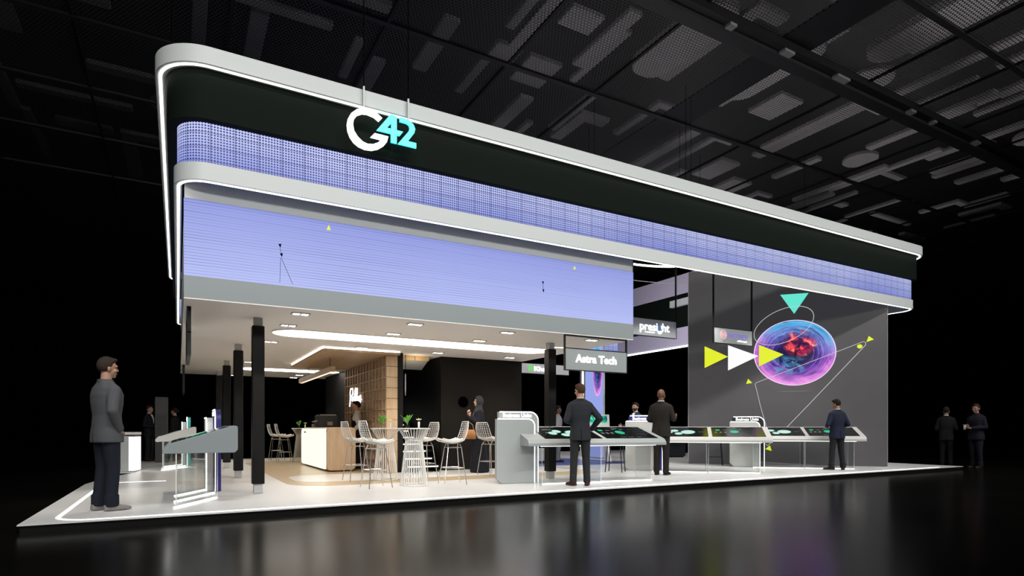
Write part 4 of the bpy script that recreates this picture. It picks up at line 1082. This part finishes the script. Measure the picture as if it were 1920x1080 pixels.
ARM = dict(l=((.225, .035, 1.155), (.225, -.05, .90)), r=((-.225, .035, 1.155), (-.225, -.05, .90)))
def person(lab, x, y, phi, H, jacket=(.02, .02, .022, 1), trousers=(.012, .012, .014, 1), shoes=(.02, .012, .01, 1), sk=(.42, .22, .14, 1), hair=(.02, .013, .009, 1),
           arms=None, hands=None, yaw=0., pitch=0., z=PZ, outfit='suit', bald=False, beard=False, collar=(.6, .6, .6, 1), shirt=None, feet=((.10, 0, 0), (-.10, 0, 0)), bun=False, apron=False, fat=1.):
    t = thing('person', lab, 'person', (x, y, z), phi + PI / 2)
    k = H / 1.80
    S = Matrix.Scale(k, 4)
    A = dict(ARM); A.update(arms or {})
    Hd = dict(l=((0, -.25, -1), (-1, 0, 0), (0, -1, 0), .5), r=((0, -.25, -1), (1, 0, 0), (0, -1, 0), .5)); Hd.update(hands or {})
    abaya = outfit == 'abaya'
    hr = Matrix.Translation((0, 0.0, 1.60)) @ Matrix.Rotation(yaw, 4, 'Z') @ Matrix.Rotation(pitch, 4, 'X') @ Matrix.Translation((0, 0, -1.60))
    # ---- body: one continuous surface
    b = MB()
    b.loft([sring(.84, .14, .095), sring(.95, .155, .10), sring(1.08, .135, .09), sring(1.25, .155, .10), sring(1.40, .165, .095), sring(1.48, .09, .065, .012), sring(1.53, .055, .055, .015)])
    n0 = len(b.bm.verts)
    b.cap((0, .014, 1.47), (0, .004, 1.62), .060, .056, 14)
    h0 = len(b.bm.verts)
    b.ell((0, .008, 1.705), (.076, .096, .098), 18, 12)
    b.ell((0, -.028, 1.652), (.060, .068, .086), 16, 10)
    b.ell((0, -.070, 1.592), (.028, .026, .022), 10, 7)
    b.cap((-.038, -.080, 1.712), (.038, -.080, 1.712), .014, .014, 8)
    b.cap((0, -.092, 1.705), (0, -.111, 1.663), .008, .0115, 8); b.ell((0, -.099, 1.654), (.017, .013, .009), 8, 6)
    b.ell((0, -.090, 1.622), (.026, .014, .012), 10, 6)
    for s in (-1, 1):
        b.ell((s * .045, -.066, 1.655), (.022, .026, .022), 8, 6)
        b.ell((s * .078, .012, 1.668), (.010, .022, .033), 8, 7, Matrix.Rotation(s * -.35, 3, 'Z'))
    for v in list(b.bm.verts)[h0:]: v.co = hr @ v.co
    for sd, sx in (('l', 1), ('r', -1)):
        e, w = A[sd]; sh = Vector((sx * .175, .005, 1.435))
        b.cap(sh, e, .046, .040); b.cap(e, w, .040, .027)
        hd, pn, ts, cu = Hd[sd]
        hand(b, w, hd, pn, ts, cu, 1.)
        fx, fy, ft = feet[0] if sd == 'l' else feet[1]
        hip = Vector((sx * .085, .0, .90)); kn = Vector((sx * .09 * .5 + fx * .5, fy * .5 - .02, .50)); an = Vector((fx, fy + .015, .085))
        b.cap(hip, kn, .075, .052); b.cap(kn, an, .052, .036)
        td = Vector((math.sin(ft), -math.cos(ft), 0))
        b.cap(an + Vector((0, 0, -.045)), an + td * .13 + Vector((0, 0, -.055)), .032, .026)
    b.bm.transform(S)
    add('body', remesh(b, .0068 * k, 2), skin(sk), t)
    # ---- eyes and mouth
    if abs(yaw) < 9:
        for s in (-1, 1):
            b = MB(); b.ell((s * .030, -.0835, 1.690), (.0125, .008, .0065), 8, 6); b.bm.transform(S @ hr)
            add('eye', (lambda m_: m_)(mesh_of(b)), M['eye'], t)
        b = MB(); b.ell((0, -.1005, 1.621), (.024, .006, .0055), 10, 6); b.bm.transform(S @ hr)
        add('mouth', mesh_of(b), M['lips'], t)
    # ---- hair
    if not bald and not abaya:
        def hf(u):
            f = -u.y
            if f < -.25: lim = -.80
            elif f < .30: lim = -.80 + .80 * ((f + .25) / .55) ** 1.5
            elif f < .62: lim = .0 + .42 * ((f - .30) / .32) ** .6
            else: lim = .42
            if u.z > lim + .10: return 1.
            if u.z < lim - .02: return .82
            return .82 + .18 * (u.z - lim + .02) / .12
        b = MB(); b.ell((0, .010, 1.712), (.086, .106, .110), 28, 20, fn=hf)
        if bun: b.ell((0, .10, 1.70), (.06, .06, .065), 12, 8)
        else: b.ell((.0, -.055, 1.785), (.055, .045, .026), 12, 8)
        b.bm.transform(S @ hr); add('hair', remesh(b, .009 * k, 2), cloth(hair), t)
    if beard:
        def bf(u): return 1. if u.z < .0 and u.y < .35 else (.80 if u.z > .18 or u.y > .5 else .9)
        b = MB(); b.ell((0, -.028, 1.648), (.0655, .0745, .092), 24, 18, fn=bf); b.bm.transform(S @ hr)
        add('beard', mesh_of(b), cloth(hair), t)
    if abaya:
        b = MB(); b.loft([sring(.015, .27, .23, .02), sring(.10, .25, .215, .02), sring(.45, .215, .18, .0), sring(.85, .195, .155, 0), sring(1.1, .172, .135, 0), sring(1.3, .19, .135, 0), sring(1.42, .19, .115, 0), sring(1.49, .12, .085, .01), sring(1.53, .07, .065, .015)])
        for i in range(9):
            a = 2 * PI * i / 9 + .2; b.cap((.25 * math.cos(a), .02 + .215 * math.sin(a), .03), (.18 * math.cos(a), .135 * math.sin(a), .9), .026, .012, 6)
        for sd, sx in (('l', 1), ('r', -1)):
            e, w = A[sd]; b.cap((sx * .165, .005, 1.42), e, .075, .072); b.cap(e, Vector(e) + (Vector(w) - Vector(e)) * .85, .075, .075)
        b.bm.transform(S); add('abaya', remesh(b, .011 * k, 3), cloth(jacket), t)
        def sf(u): return .80 if (u.y < -.45 and -.62 < u.z < .42 and abs(u.x) < .62) else 1.
        b = MB(); b.ell((0, .010, 1.690), (.094, .112, .134), 28, 20, fn=sf); b.bm.transform(hr)
        b.loft([sring(1.38, .17, .125, 0), sring(1.45, .15, .115, 0), sring(1.52, .095, .09, .005), sring(1.60, .075, .08, .012)])
        b.bm.transform(S); add('hijab', remesh(b, .009 * k, 2), cloth(hair), t)
        b = MB(); b.loft([sring(1.30, .03, .008, -.142, .05), sring(1.36, .05, .012, -.137, .045), sring(1.42, .035, .01, -.118, .05)])
        b.bm.transform(S); add('embroidered_trim', mesh_of(b), M['silver'], t)
    else:
        # ---- trousers
        b = MB(); b.loft([sring(.84, .150 * fat, .115 * fat), sring(.90, .172 * fat, .128 * fat, .005), sring(.98, .165 * fat, .118 * fat), sring(1.06, .150 * fat, .11 * fat)])
        for sd, sx in (('l', 1), ('r', -1)):
            fx, fy, ft = feet[0] if sd == 'l' else feet[1]
            hip = Vector((sx * .085, .005, .90)); kn = Vector((sx * .045 + fx * .5, fy * .5 - .015, .50)); an = Vector((fx, fy + .02, .10))
            b.cap(hip, kn, .098 * fat, .072, 14); b.cap(kn, an, .072, .062, 14)
            b.loft([[an + Vector((p.x, p.y, zz_)) for p in sring(0, .062, .075, -.005)] for zz_ in (-.055, .03, .08)])
        b.bm.transform(S); add('trousers', remesh(b, .0105 * k, 3), cloth(trousers), t)
        for sd, sx in (('l', 1), ('r', -1)):
            fx, fy, ft = feet[0] if sd == 'l' else feet[1]
            rr_ = Matrix.Translation((fx, fy + .02, 0)) @ Matrix.Rotation(ft, 4, 'Z')
            b = MB(); b.loft([[Vector((p.x, .075, p.y)) for p in [(0, 0, 0)][:0]] or [rr_ @ Vector((c[0], yy, c[1])) for c in ((-w_, .004), (w_, .004), (w_ * 1.02, hh * .4), (w_ * .7, hh), (-w_ * .7, hh), (-w_ * 1.02, hh * .4))]
                              for yy, w_, hh in ((.075, .026, .06), (.055, .036, .085), (.0, .040, .095), (-.06, .045, .075), (-.12, .050, .055), (-.17, .043, .045), (-.205, .026, .032))])
            b.bm.transform(S); add('shoe', remesh(b, .006 * k, 2), cloth(shoes), t)
        # ---- jacket or shirt
        b = MB()
        hem = .80 if outfit == 'suit' else .98
        rings = [sring(hem, .192 * fat, .142 * fat), sring(.90, .190 * fat, .140 * fat), sring(1.0, .176 * fat, .128 * fat), sring(1.12, .167 * fat, .120 * fat, .0), sring(1.25, .190 * fat, .134 * fat), sring(1.36, .206 * fat, .134 * fat), sring(1.44, .196 * fat, .114, .008), sring(1.49, .138, .086, .014), sring(1.54, .074, .070, .018)]
        if outfit != 'suit': rings = [r for r in rings if r[0].z >= .98]
        b.loft(rings)
        for sd, sx in (('l', 1), ('r', -1)):
            e, w = A[sd]; e = Vector(e); w = Vector(w)
            b.cap((sx * .166 * fat, .006, 1.405), e, .070 * fat, .059, 12); b.cap((sx * .08, .012, 1.475), (sx * .168 * fat, .008, 1.43), .058, .056, 10); b.cap(e, e + (w - e) * .95, .060, .047, 12)
        b.bm.transform(S); add('jacket' if outfit == 'suit' else 'shirt', remesh(b, .0105 * k, 3), cloth(jacket), t)
        if outfit == 'suit':
            b = MB(); b.loft([sring(1.50, .088, .082, .016), sring(1.535, .076, .078, .018), sring(1.545, .070, .074, .018), sring(1.52, .066, .066, .016)], False); b.bm.transform(S)
            add('jacket_collar', mesh_of(b), cloth(tuple(c * .8 for c in jacket[:3]) + (1,)), t)
        if collar is not None:
            b = MB(); b.loft([sring(1.515, .066, .066, .012), sring(1.558, .064, .064, .010), sring(1.560, .055, .055, .010), sring(1.517, .055, .055, .012)], False)
            b.bm.transform(S); add('shirt_collar', mesh_of(b), cloth(collar), t)
        if shirt is not None:
            b = MB(); P = []
            for z_, w_, y_ in ((1.52, .045, -.072), (1.46, .045, -.108), (1.38, .034, -.132), (1.30, .020, -.137), (1.22, .006, -.136)): P.append((z_, w_, y_))
            b.loft([[Vector((-w_, y_, z_)), Vector((0, y_ - .008, z_)), Vector((w_, y_, z_)), Vector((w_, y_ + .02, z_)), Vector((-w_, y_ + .02, z_))] for z_, w_, y_ in P])
            b.bm.transform(S); add('shirt_front', mesh_of(b), cloth(shirt), t)
        if outfit == 'suit':
            b = MB(); b.box(-.004, .004, .13 * fat, .1435 * fat, .80, 1.0); b.bm.transform(S); add('back_vent', mesh_of(b), cloth(tuple(c * .4 for c in jacket[:3]) + (1,)), t)
        if apron:
            b = MB(); b.loft([sring(.45, .20, .165, -.01), sring(.80, .196, .150, 0), sring(1.0, .192, .142, 0), sring(1.14, .186, .138), sring(1.27, .198, .142), sring(1.30, .19, .138)])
            b.loft([[Vector((-w_, -.128, z_)), Vector((w_, -.128, z_)), Vector((w_, -.142, z_)), Vector((-w_, -.142, z_))] for z_, w_ in ((1.12, .15), (1.25, .13), (1.36, .10), (1.42, .085))])
            for s in (-1, 1): b.cap((s * .085, -.125, 1.40), (s * .10, -.03, 1.485), .02, .02, 6); b.cap((s * .10, -.03, 1.485), (s * .09, .105, 1.36), .02, .02, 6); b.cap((s * .09, .105, 1.36), (s * .05, .14, 1.1), .022, .022, 6)
            b.bm.transform(S); add('apron', remesh(b, .010 * k, 2), cloth((.006, .006, .006, 1)), t)
    return t
def mesh_of(b):
    bmesh.ops.recalc_face_normals(b.bm, faces=b.bm.faces)
    me = bpy.data.meshes.new('p'); b.bm.to_mesh(me); b.bm.free()
    for p in me.polygons: p.use_smooth = True
    return me
M['eye'] = mat('eye_dark', (.02, .015, .012, 1), .2)
M['lips'] = mat('lips', (.30, .10, .08, 1), .5)
M['silver'] = mat('silver_embroidery', (.16, .16, .165, 1), .4, .2, noise=.5, nscale=60)

person('man in grey blazer and dark jeans standing alone at the left platform corner', -.76, 8.80, R(30), 1.86, jacket=(.075, .077, .082, 1), trousers=(.010, .012, .020, 1), shoes=(.20, .185, .175, 1),
       fat=1.07, sk=(.40, .22, .15, 1), hair=(.030, .021, .016, 1), arms=dict(r=((-.275, .07, 1.17), (-.19, -.05, .955)), l=((.20, -.06, 1.16), (.16, -.16, .98))),
       hands=dict(r=((.35, .05, -.9), (1, 0, 0), (0, -1, 0), .9), l=((-.35, .05, -.9), (-1, 0, 0), (0, -1, 0), .9)), feet=((.10, .03, .1), (-.10, -.02, -.15)), yaw=R(-4), pitch=R(4), collar=None)
person('man in charcoal suit and brown shoes, back turned, at the grey console', 6.14, 8.50, R(63), 1.77, jacket=(.022, .025, .029, 1), trousers=(.022, .023, .025, 1), shoes=(.055, .018, .012, 1),
       sk=(.45, .24, .16, 1), hair=(.065, .033, .018, 1), arms=dict(r=((-.335, .07, 1.19), (-.225, -.12, 1.0)), l=((.25, .04, 1.16), (.15, -.20, 1.12))),
       hands=dict(r=((.6, -.5, -.6), (1, 0, 0), (0, -1, 0), .9), l=((-.5, -.8, 0), (0, 0, -1), (-1, 0, 0), .6)), feet=((.13, .0, .5), (-.12, -.02, -.2)), yaw=R(28), pitch=R(6), collar=(.5, .45, .38, 1))
person('bald man in dark brown suit gesturing at the second console', 9.09, 9.62, R(32), 1.84, jacket=(.017, .0145, .012, 1), trousers=(.013, .011, .010, 1), shoes=(.010, .009, .008, 1),
       sk=(.13, .055, .030, 1), bald=True, arms=dict(r=((-.26, .02, 1.17), (-.23, -.22, 1.20)), l=((.25, .0, 1.16), (.15, -.24, 1.12))),
       hands=dict(r=((-.15, -.9, .35), (1, 0, .3), (0, 0, 1), .5), l=((-.3, -.9, .1), (-1, 0, 0), (0, 0, 1), .6)), feet=((.09, .02, .15), (-.10, 0, -.15)), yaw=R(-10), collar=(.6, .6, .62, 1), fat=1.06)
person('man in navy suit, back turned, at the console before the digital wall', 13.86, 8.68, R(68), 1.69, jacket=(.014, .018, .036, 1), trousers=(.015, .014, .017, 1), shoes=(.02, .018, .016, 1),
       sk=(.36, .19, .12, 1), hair=(.012, .009, .008, 1), arms=dict(r=((-.275, .04, 1.16), (-.13, -.22, 1.10)), l=((.275, .04, 1.16), (.13, -.22, 1.12))),
       hands=dict(r=((.6, -.8, .1), (0, 0, -1), (1, 0, 0), .6), l=((-.6, -.8, .1), (0, 0, -1), (-1, 0, 0), .6)), feet=((.17, .0, .7), (-.15, .0, -.6)), yaw=R(22), pitch=R(12), collar=(.5, .5, .5, 1))
wm = person('woman in black abaya and headscarf smiling beside the black core wall', 5.97, 12.19, R(158), 1.72, jacket=(.011, .012, .018, 1), hair=(.030, .030, .033, 1), sk=(.50, .29, .20, 1), outfit='abaya',
       arms=dict(l=((.235, .0, 1.16), (.12, -.20, 1.30)), r=((-.22, -.05, 1.16), (-.08, -.24, 1.36))), hands=dict(l=((-.5, -.3, .8), (0, 1, 0), (0, -.3, .6), .9), r=((.4, -.2, .9), (0, 1, 0), (0, -.3, .6), 1.0)), yaw=R(-4))
hb = thing('handbag', 'tan leather handbag hanging from the arm of the woman in black', 'bag', (5.66, 12.02, 1.0), R(212))
b = MB(); b.loft([sring(-.14, .03, .13), sring(-.13, .055, .17), sring(-.02, .05, .165), sring(.06, .022, .13), sring(.07, .008, .12)]); b.build('pouch', M['terracotta'], hb, True)
MB().tube([(0, -.12, .06), (0, -.08, .18), (0, 0, .23), (0, .08, .18), (0, .12, .06)], .008, 6).build('strap', M['terracotta'], hb, True)
person('barista in white shirt and black apron behind the bar counter', 3.87, 14.75, R(165), 1.66, jacket=(.62, .56, .50, 1), trousers=(.008, .008, .008, 1), sk=(.40, .18, .11, 1), hair=(.010, .007, .006, 1), outfit='shirt', apron=True,
       arms=dict(l=((.225, .05, 1.17), (.20, -.10, 1.0)), r=((-.225, .05, 1.17), (-.20, -.10, 1.0))), hands=dict(l=((0, -.3, -.9), (0, 0, -1), (-1, 0, 0), .5), r=((0, -.8, -.5), (0, 0, -1), (1, 0, 0), .5)), pitch=R(6), collar=(.62, .58, .54, 1))
person('man in dark suit facing the kiosk at the far left background', -.75, 21.1, R(-30), 1.68, jacket=(.010, .010, .012, 1), shirt=(.5, .5, .55, 1), sk=(.42, .22, .15, 1), hair=(.03, .016, .01, 1),
       arms=dict(r=((-.24, .02, 1.16), (-.10, -.22, 1.12)), l=((.24, .02, 1.16), (.12, -.22, 1.16))), hands=dict(r=((.6, -.7, .1), (0, 0, 1), (-1, 0, 0), .5), l=((-.6, -.7, .1), (0, 0, 1), (1, 0, 0), .5)))
person('dark-haired person half hidden behind the charcoal kiosk at the far left', -.10, 21.0, R(150), 1.62, jacket=(.008, .008, .009, 1), sk=(.40, .22, .15, 1), hair=(.012, .008, .007, 1), bun=True, collar=(.5, .48, .45, 1), yaw=R(10))
person('bearded man in navy suit behind the navy Business totem', 10.42, 11.98, R(185), 1.66, jacket=(.018, .022, .05, 1), shirt=(.6, .6, .64, 1), sk=(.34, .18, .12, 1), hair=(.016, .011, .009, 1), beard=True,
       arms=dict(r=((-.26, -.04, 1.15), (-.24, -.28, 1.13)), l=((.24, .0, 1.15), (.16, -.22, 1.05))), hands=dict(r=((-.1, -1, .2), (1, 0, .2), (0, 0, 1), .4), l=((-.3, -1, 0), (0, 0, -1), (-1, 0, 0), .5)))
person('person in pale grey top mostly hidden behind the right black column', 9.88, 14.80, R(-40), 1.66, jacket=(.34, .35, .36, 1), trousers=(.2, .2, .21, 1), sk=(.14, .06, .04, 1), hair=(.010, .008, .007, 1), outfit='shirt', collar=None)
person('man in navy suit holding a cup at the dark far right, facing left', 19.2, 8.05, R(168), 1.76, jacket=(.012, .013, .022, 1), trousers=(.012, .012, .018, 1), sk=(.40, .20, .13, 1), hair=(.035, .02, .013, 1), z=0, collar=(.12, .05, .09, 1), fat=1.05,
       arms=dict(l=((.24, .02, 1.15), (.06, -.25, 1.13)), r=((-.24, .02, 1.15), (-.05, -.26, 1.18))), hands=dict(l=((-.7, -.6, 0), (0, -.2, 1), (0, -1, 0), .7), r=((.4, -.9, 0), (.5, 0, 0), (0, 0, 1), .8)), pitch=R(5))
person('man in black suit with white collar at the dark far right, back turned', 19.12, 8.75, R(25), 1.70, jacket=(.010, .009, .010, 1), trousers=(.009, .008, .008, 1), sk=(.34, .18, .12, 1), hair=(.014, .009, .007, 1), z=0, collar=(.62, .62, .6, 1), yaw=R(-15),
       arms=dict(r=((-.24, .02, 1.15), (-.15, -.24, 1.12)), l=((.24, .02, 1.15), (.15, -.2, 1.05))), hands=dict(r=((.2, -1, 0), (0, 0, 1), (0, 0, 1), .5), l=((-.3, -1, 0), (0, 0, -1), (-1, 0, 0), .5)), bun=False)
cp = thing('coffee_cup', 'white paper cup in the hand of the man at the far right', 'cup', (18.87, 8.18, 1.06))
MB().lathe([(.026, 0), (.034, .11)], 16).build('cup', M['paper'], cp, True)
MB().lathe([(.044, .12), (.044, .132), (.03, .136)], 16).build('lid', M['white'], cp, True)

# ------------------------------------------------------------------ lights
def area(name, loc, target, size, power, col=(1, 1, 1), sy=None, spread=180):
    l = bpy.data.lights.new(name, 'AREA'); l.energy = power; l.color = col; l.size = size; l.spread = R(spread)
    if sy: l.shape = 'RECTANGLE'; l.size_y = sy
    o = bpy.data.objects.new(name, l); COL.objects.link(o); o.location = loc
    o.rotation_euler = (Vector(target) - Vector(loc)).to_track_quat('-Z', 'Y').to_euler(); return o
def spot(name, loc, target, power, ang=60, col=(1, .95, .88), rad=.12, blend=.6):
    l = bpy.data.lights.new(name, 'SPOT'); l.energy = power; l.color = col; l.spot_size = R(ang); l.spot_blend = blend; l.shadow_soft_size = rad
    o = bpy.data.objects.new(name, l); COL.objects.link(o); o.location = loc
    o.rotation_euler = (Vector(target) - Vector(loc)).to_track_quat('-Z', 'Y').to_euler(); return o
# fill lamps added out of view, high behind the camera, to light the stand
for i, (x, y) in enumerate(((-6, -10), (3, -12), (12, -12), (21, -9))):
    area('front_fill', (x, y, 9.0), (x * .55 + 4, 9, 4.6), 1.6, (120, 95, 75, 85)[i], (1, .99, .97), spread=60)
# long fill lamp added out of view for even light on the stand front
area('front_line_fill', (6.3, 1.5, 9.5), (6.3, 8.6, 1.5), 27, 760, (1, .988, .965), sy=.5, spread=90)
# warm lamps in the pavilion ceiling
for x in (1.59, 3.38, 5.10, 6.95):
    for y in (9.25, 12.5): spot('pavilion_downlight', (x, y, 2.78), (x, y, 0), 70 if y < 10 else 95, 100, (1, .88, .74))
for x in (1.59, 3.38): spot('pavilion_downlight', (x, 19.9, 2.78), (x, 19.9, 0), 120, 100, (1, .88, .74))
spot('pavilion_downlight', (6.95, 19.9, 2.78), (6.95, 19.9, 0), 120, 100, (1, .88, .74))
for y in (14.6, 16.6): spot('pavilion_downlight', (1.59, y, 2.78), (1.59, y, 0), 120, 100, (1, .88, .74))
area('soffit_fill', (4.85, 13.16, 2.45), (4.85, 13.32, 2.76), .12, 1.6, (1, .85, .6))  # fill lamp added out of sight to brighten the timber edge
spot('left_spot', (-.02, 10.6, 4.2), (-.7, 10.2, 0), 240, 50, (1, .92, .8))
spot('left_spot', (-.1, 16.5, 4.2), (-.6, 17.5, 0), 110, 60, (1, .94, .86))
# track spots on the inside of the ring, right half of the stand
for x, y in ((9.2, 12.5), (11.2, 10.2), (13.4, 9.6), (15.8, 9.4), (10.5, 16), (13.5, 15), (16.4, 12.5), (8.6, 9.6), (9, 19), (13, 19)):
    spot('track_spot', (x, y, 4.5), (x, y, 0), 205, 90, (1, .96, .9))
area('canopy_wash', (13.2, 15.2, 4.3), (17.1, 18.2, 5.6), 1.2, 150, (.97, .95, 1))
# fill lamps added to brighten the ducts above the perforated ceiling
for x, y, p in ((10, 5, 40), (10, 12, 30), (16, 5, 60), (16, 12, 50), (22, 5, 60), (22, 12, 55), (28, 8, 50), (28, 15, 40), (20, 19, 40), (4, 8, 12), (3, 14, 7), (11, 19, 14)):
    area('ceiling_void_fill', (x, y, 10.06), (x, y, 13), 5.5, p * 1.0, (1, .96, .97))

w = bpy.data.worlds.new('hall_dark'); SC.world = w; w.use_nodes = True
w.node_tree.nodes['Background'].inputs[0].default_value = (.5, .5, .55, 1); w.node_tree.nodes['Background'].inputs[1].default_value = .002

# ------------------------------------------------------------------ camera
cd = bpy.data.cameras.new('camera'); cd.sensor_width = 36; cd.lens = 36 * 1116 / 1920; cd.shift_y = (803 - 540) / 1920; cd.clip_end = 200
co = bpy.data.objects.new('camera', cd); COL.objects.link(co)
co.location = (0, 0, 1.1); co.rotation_euler = (R(90), 0, -R(90 - 60.7))
SC.camera = co
SC.view_settings.view_transform = 'Standard'; SC.view_settings.look = 'None'; SC.view_settings.gamma = 1; SC.view_settings.exposure = 0
try: SC.view_settings.use_curve_mapping = False
except Exception: pass
SC.cycles.use_denoising = True
SC.cycles.max_bounces = 8; SC.cycles.transparent_max_bounces = 24; SC.cycles.diffuse_bounces = 4
SC.cycles.sample_clamp_indirect = 6; SC.cycles.caustics_reflective = False; SC.cycles.caustics_refractive = False
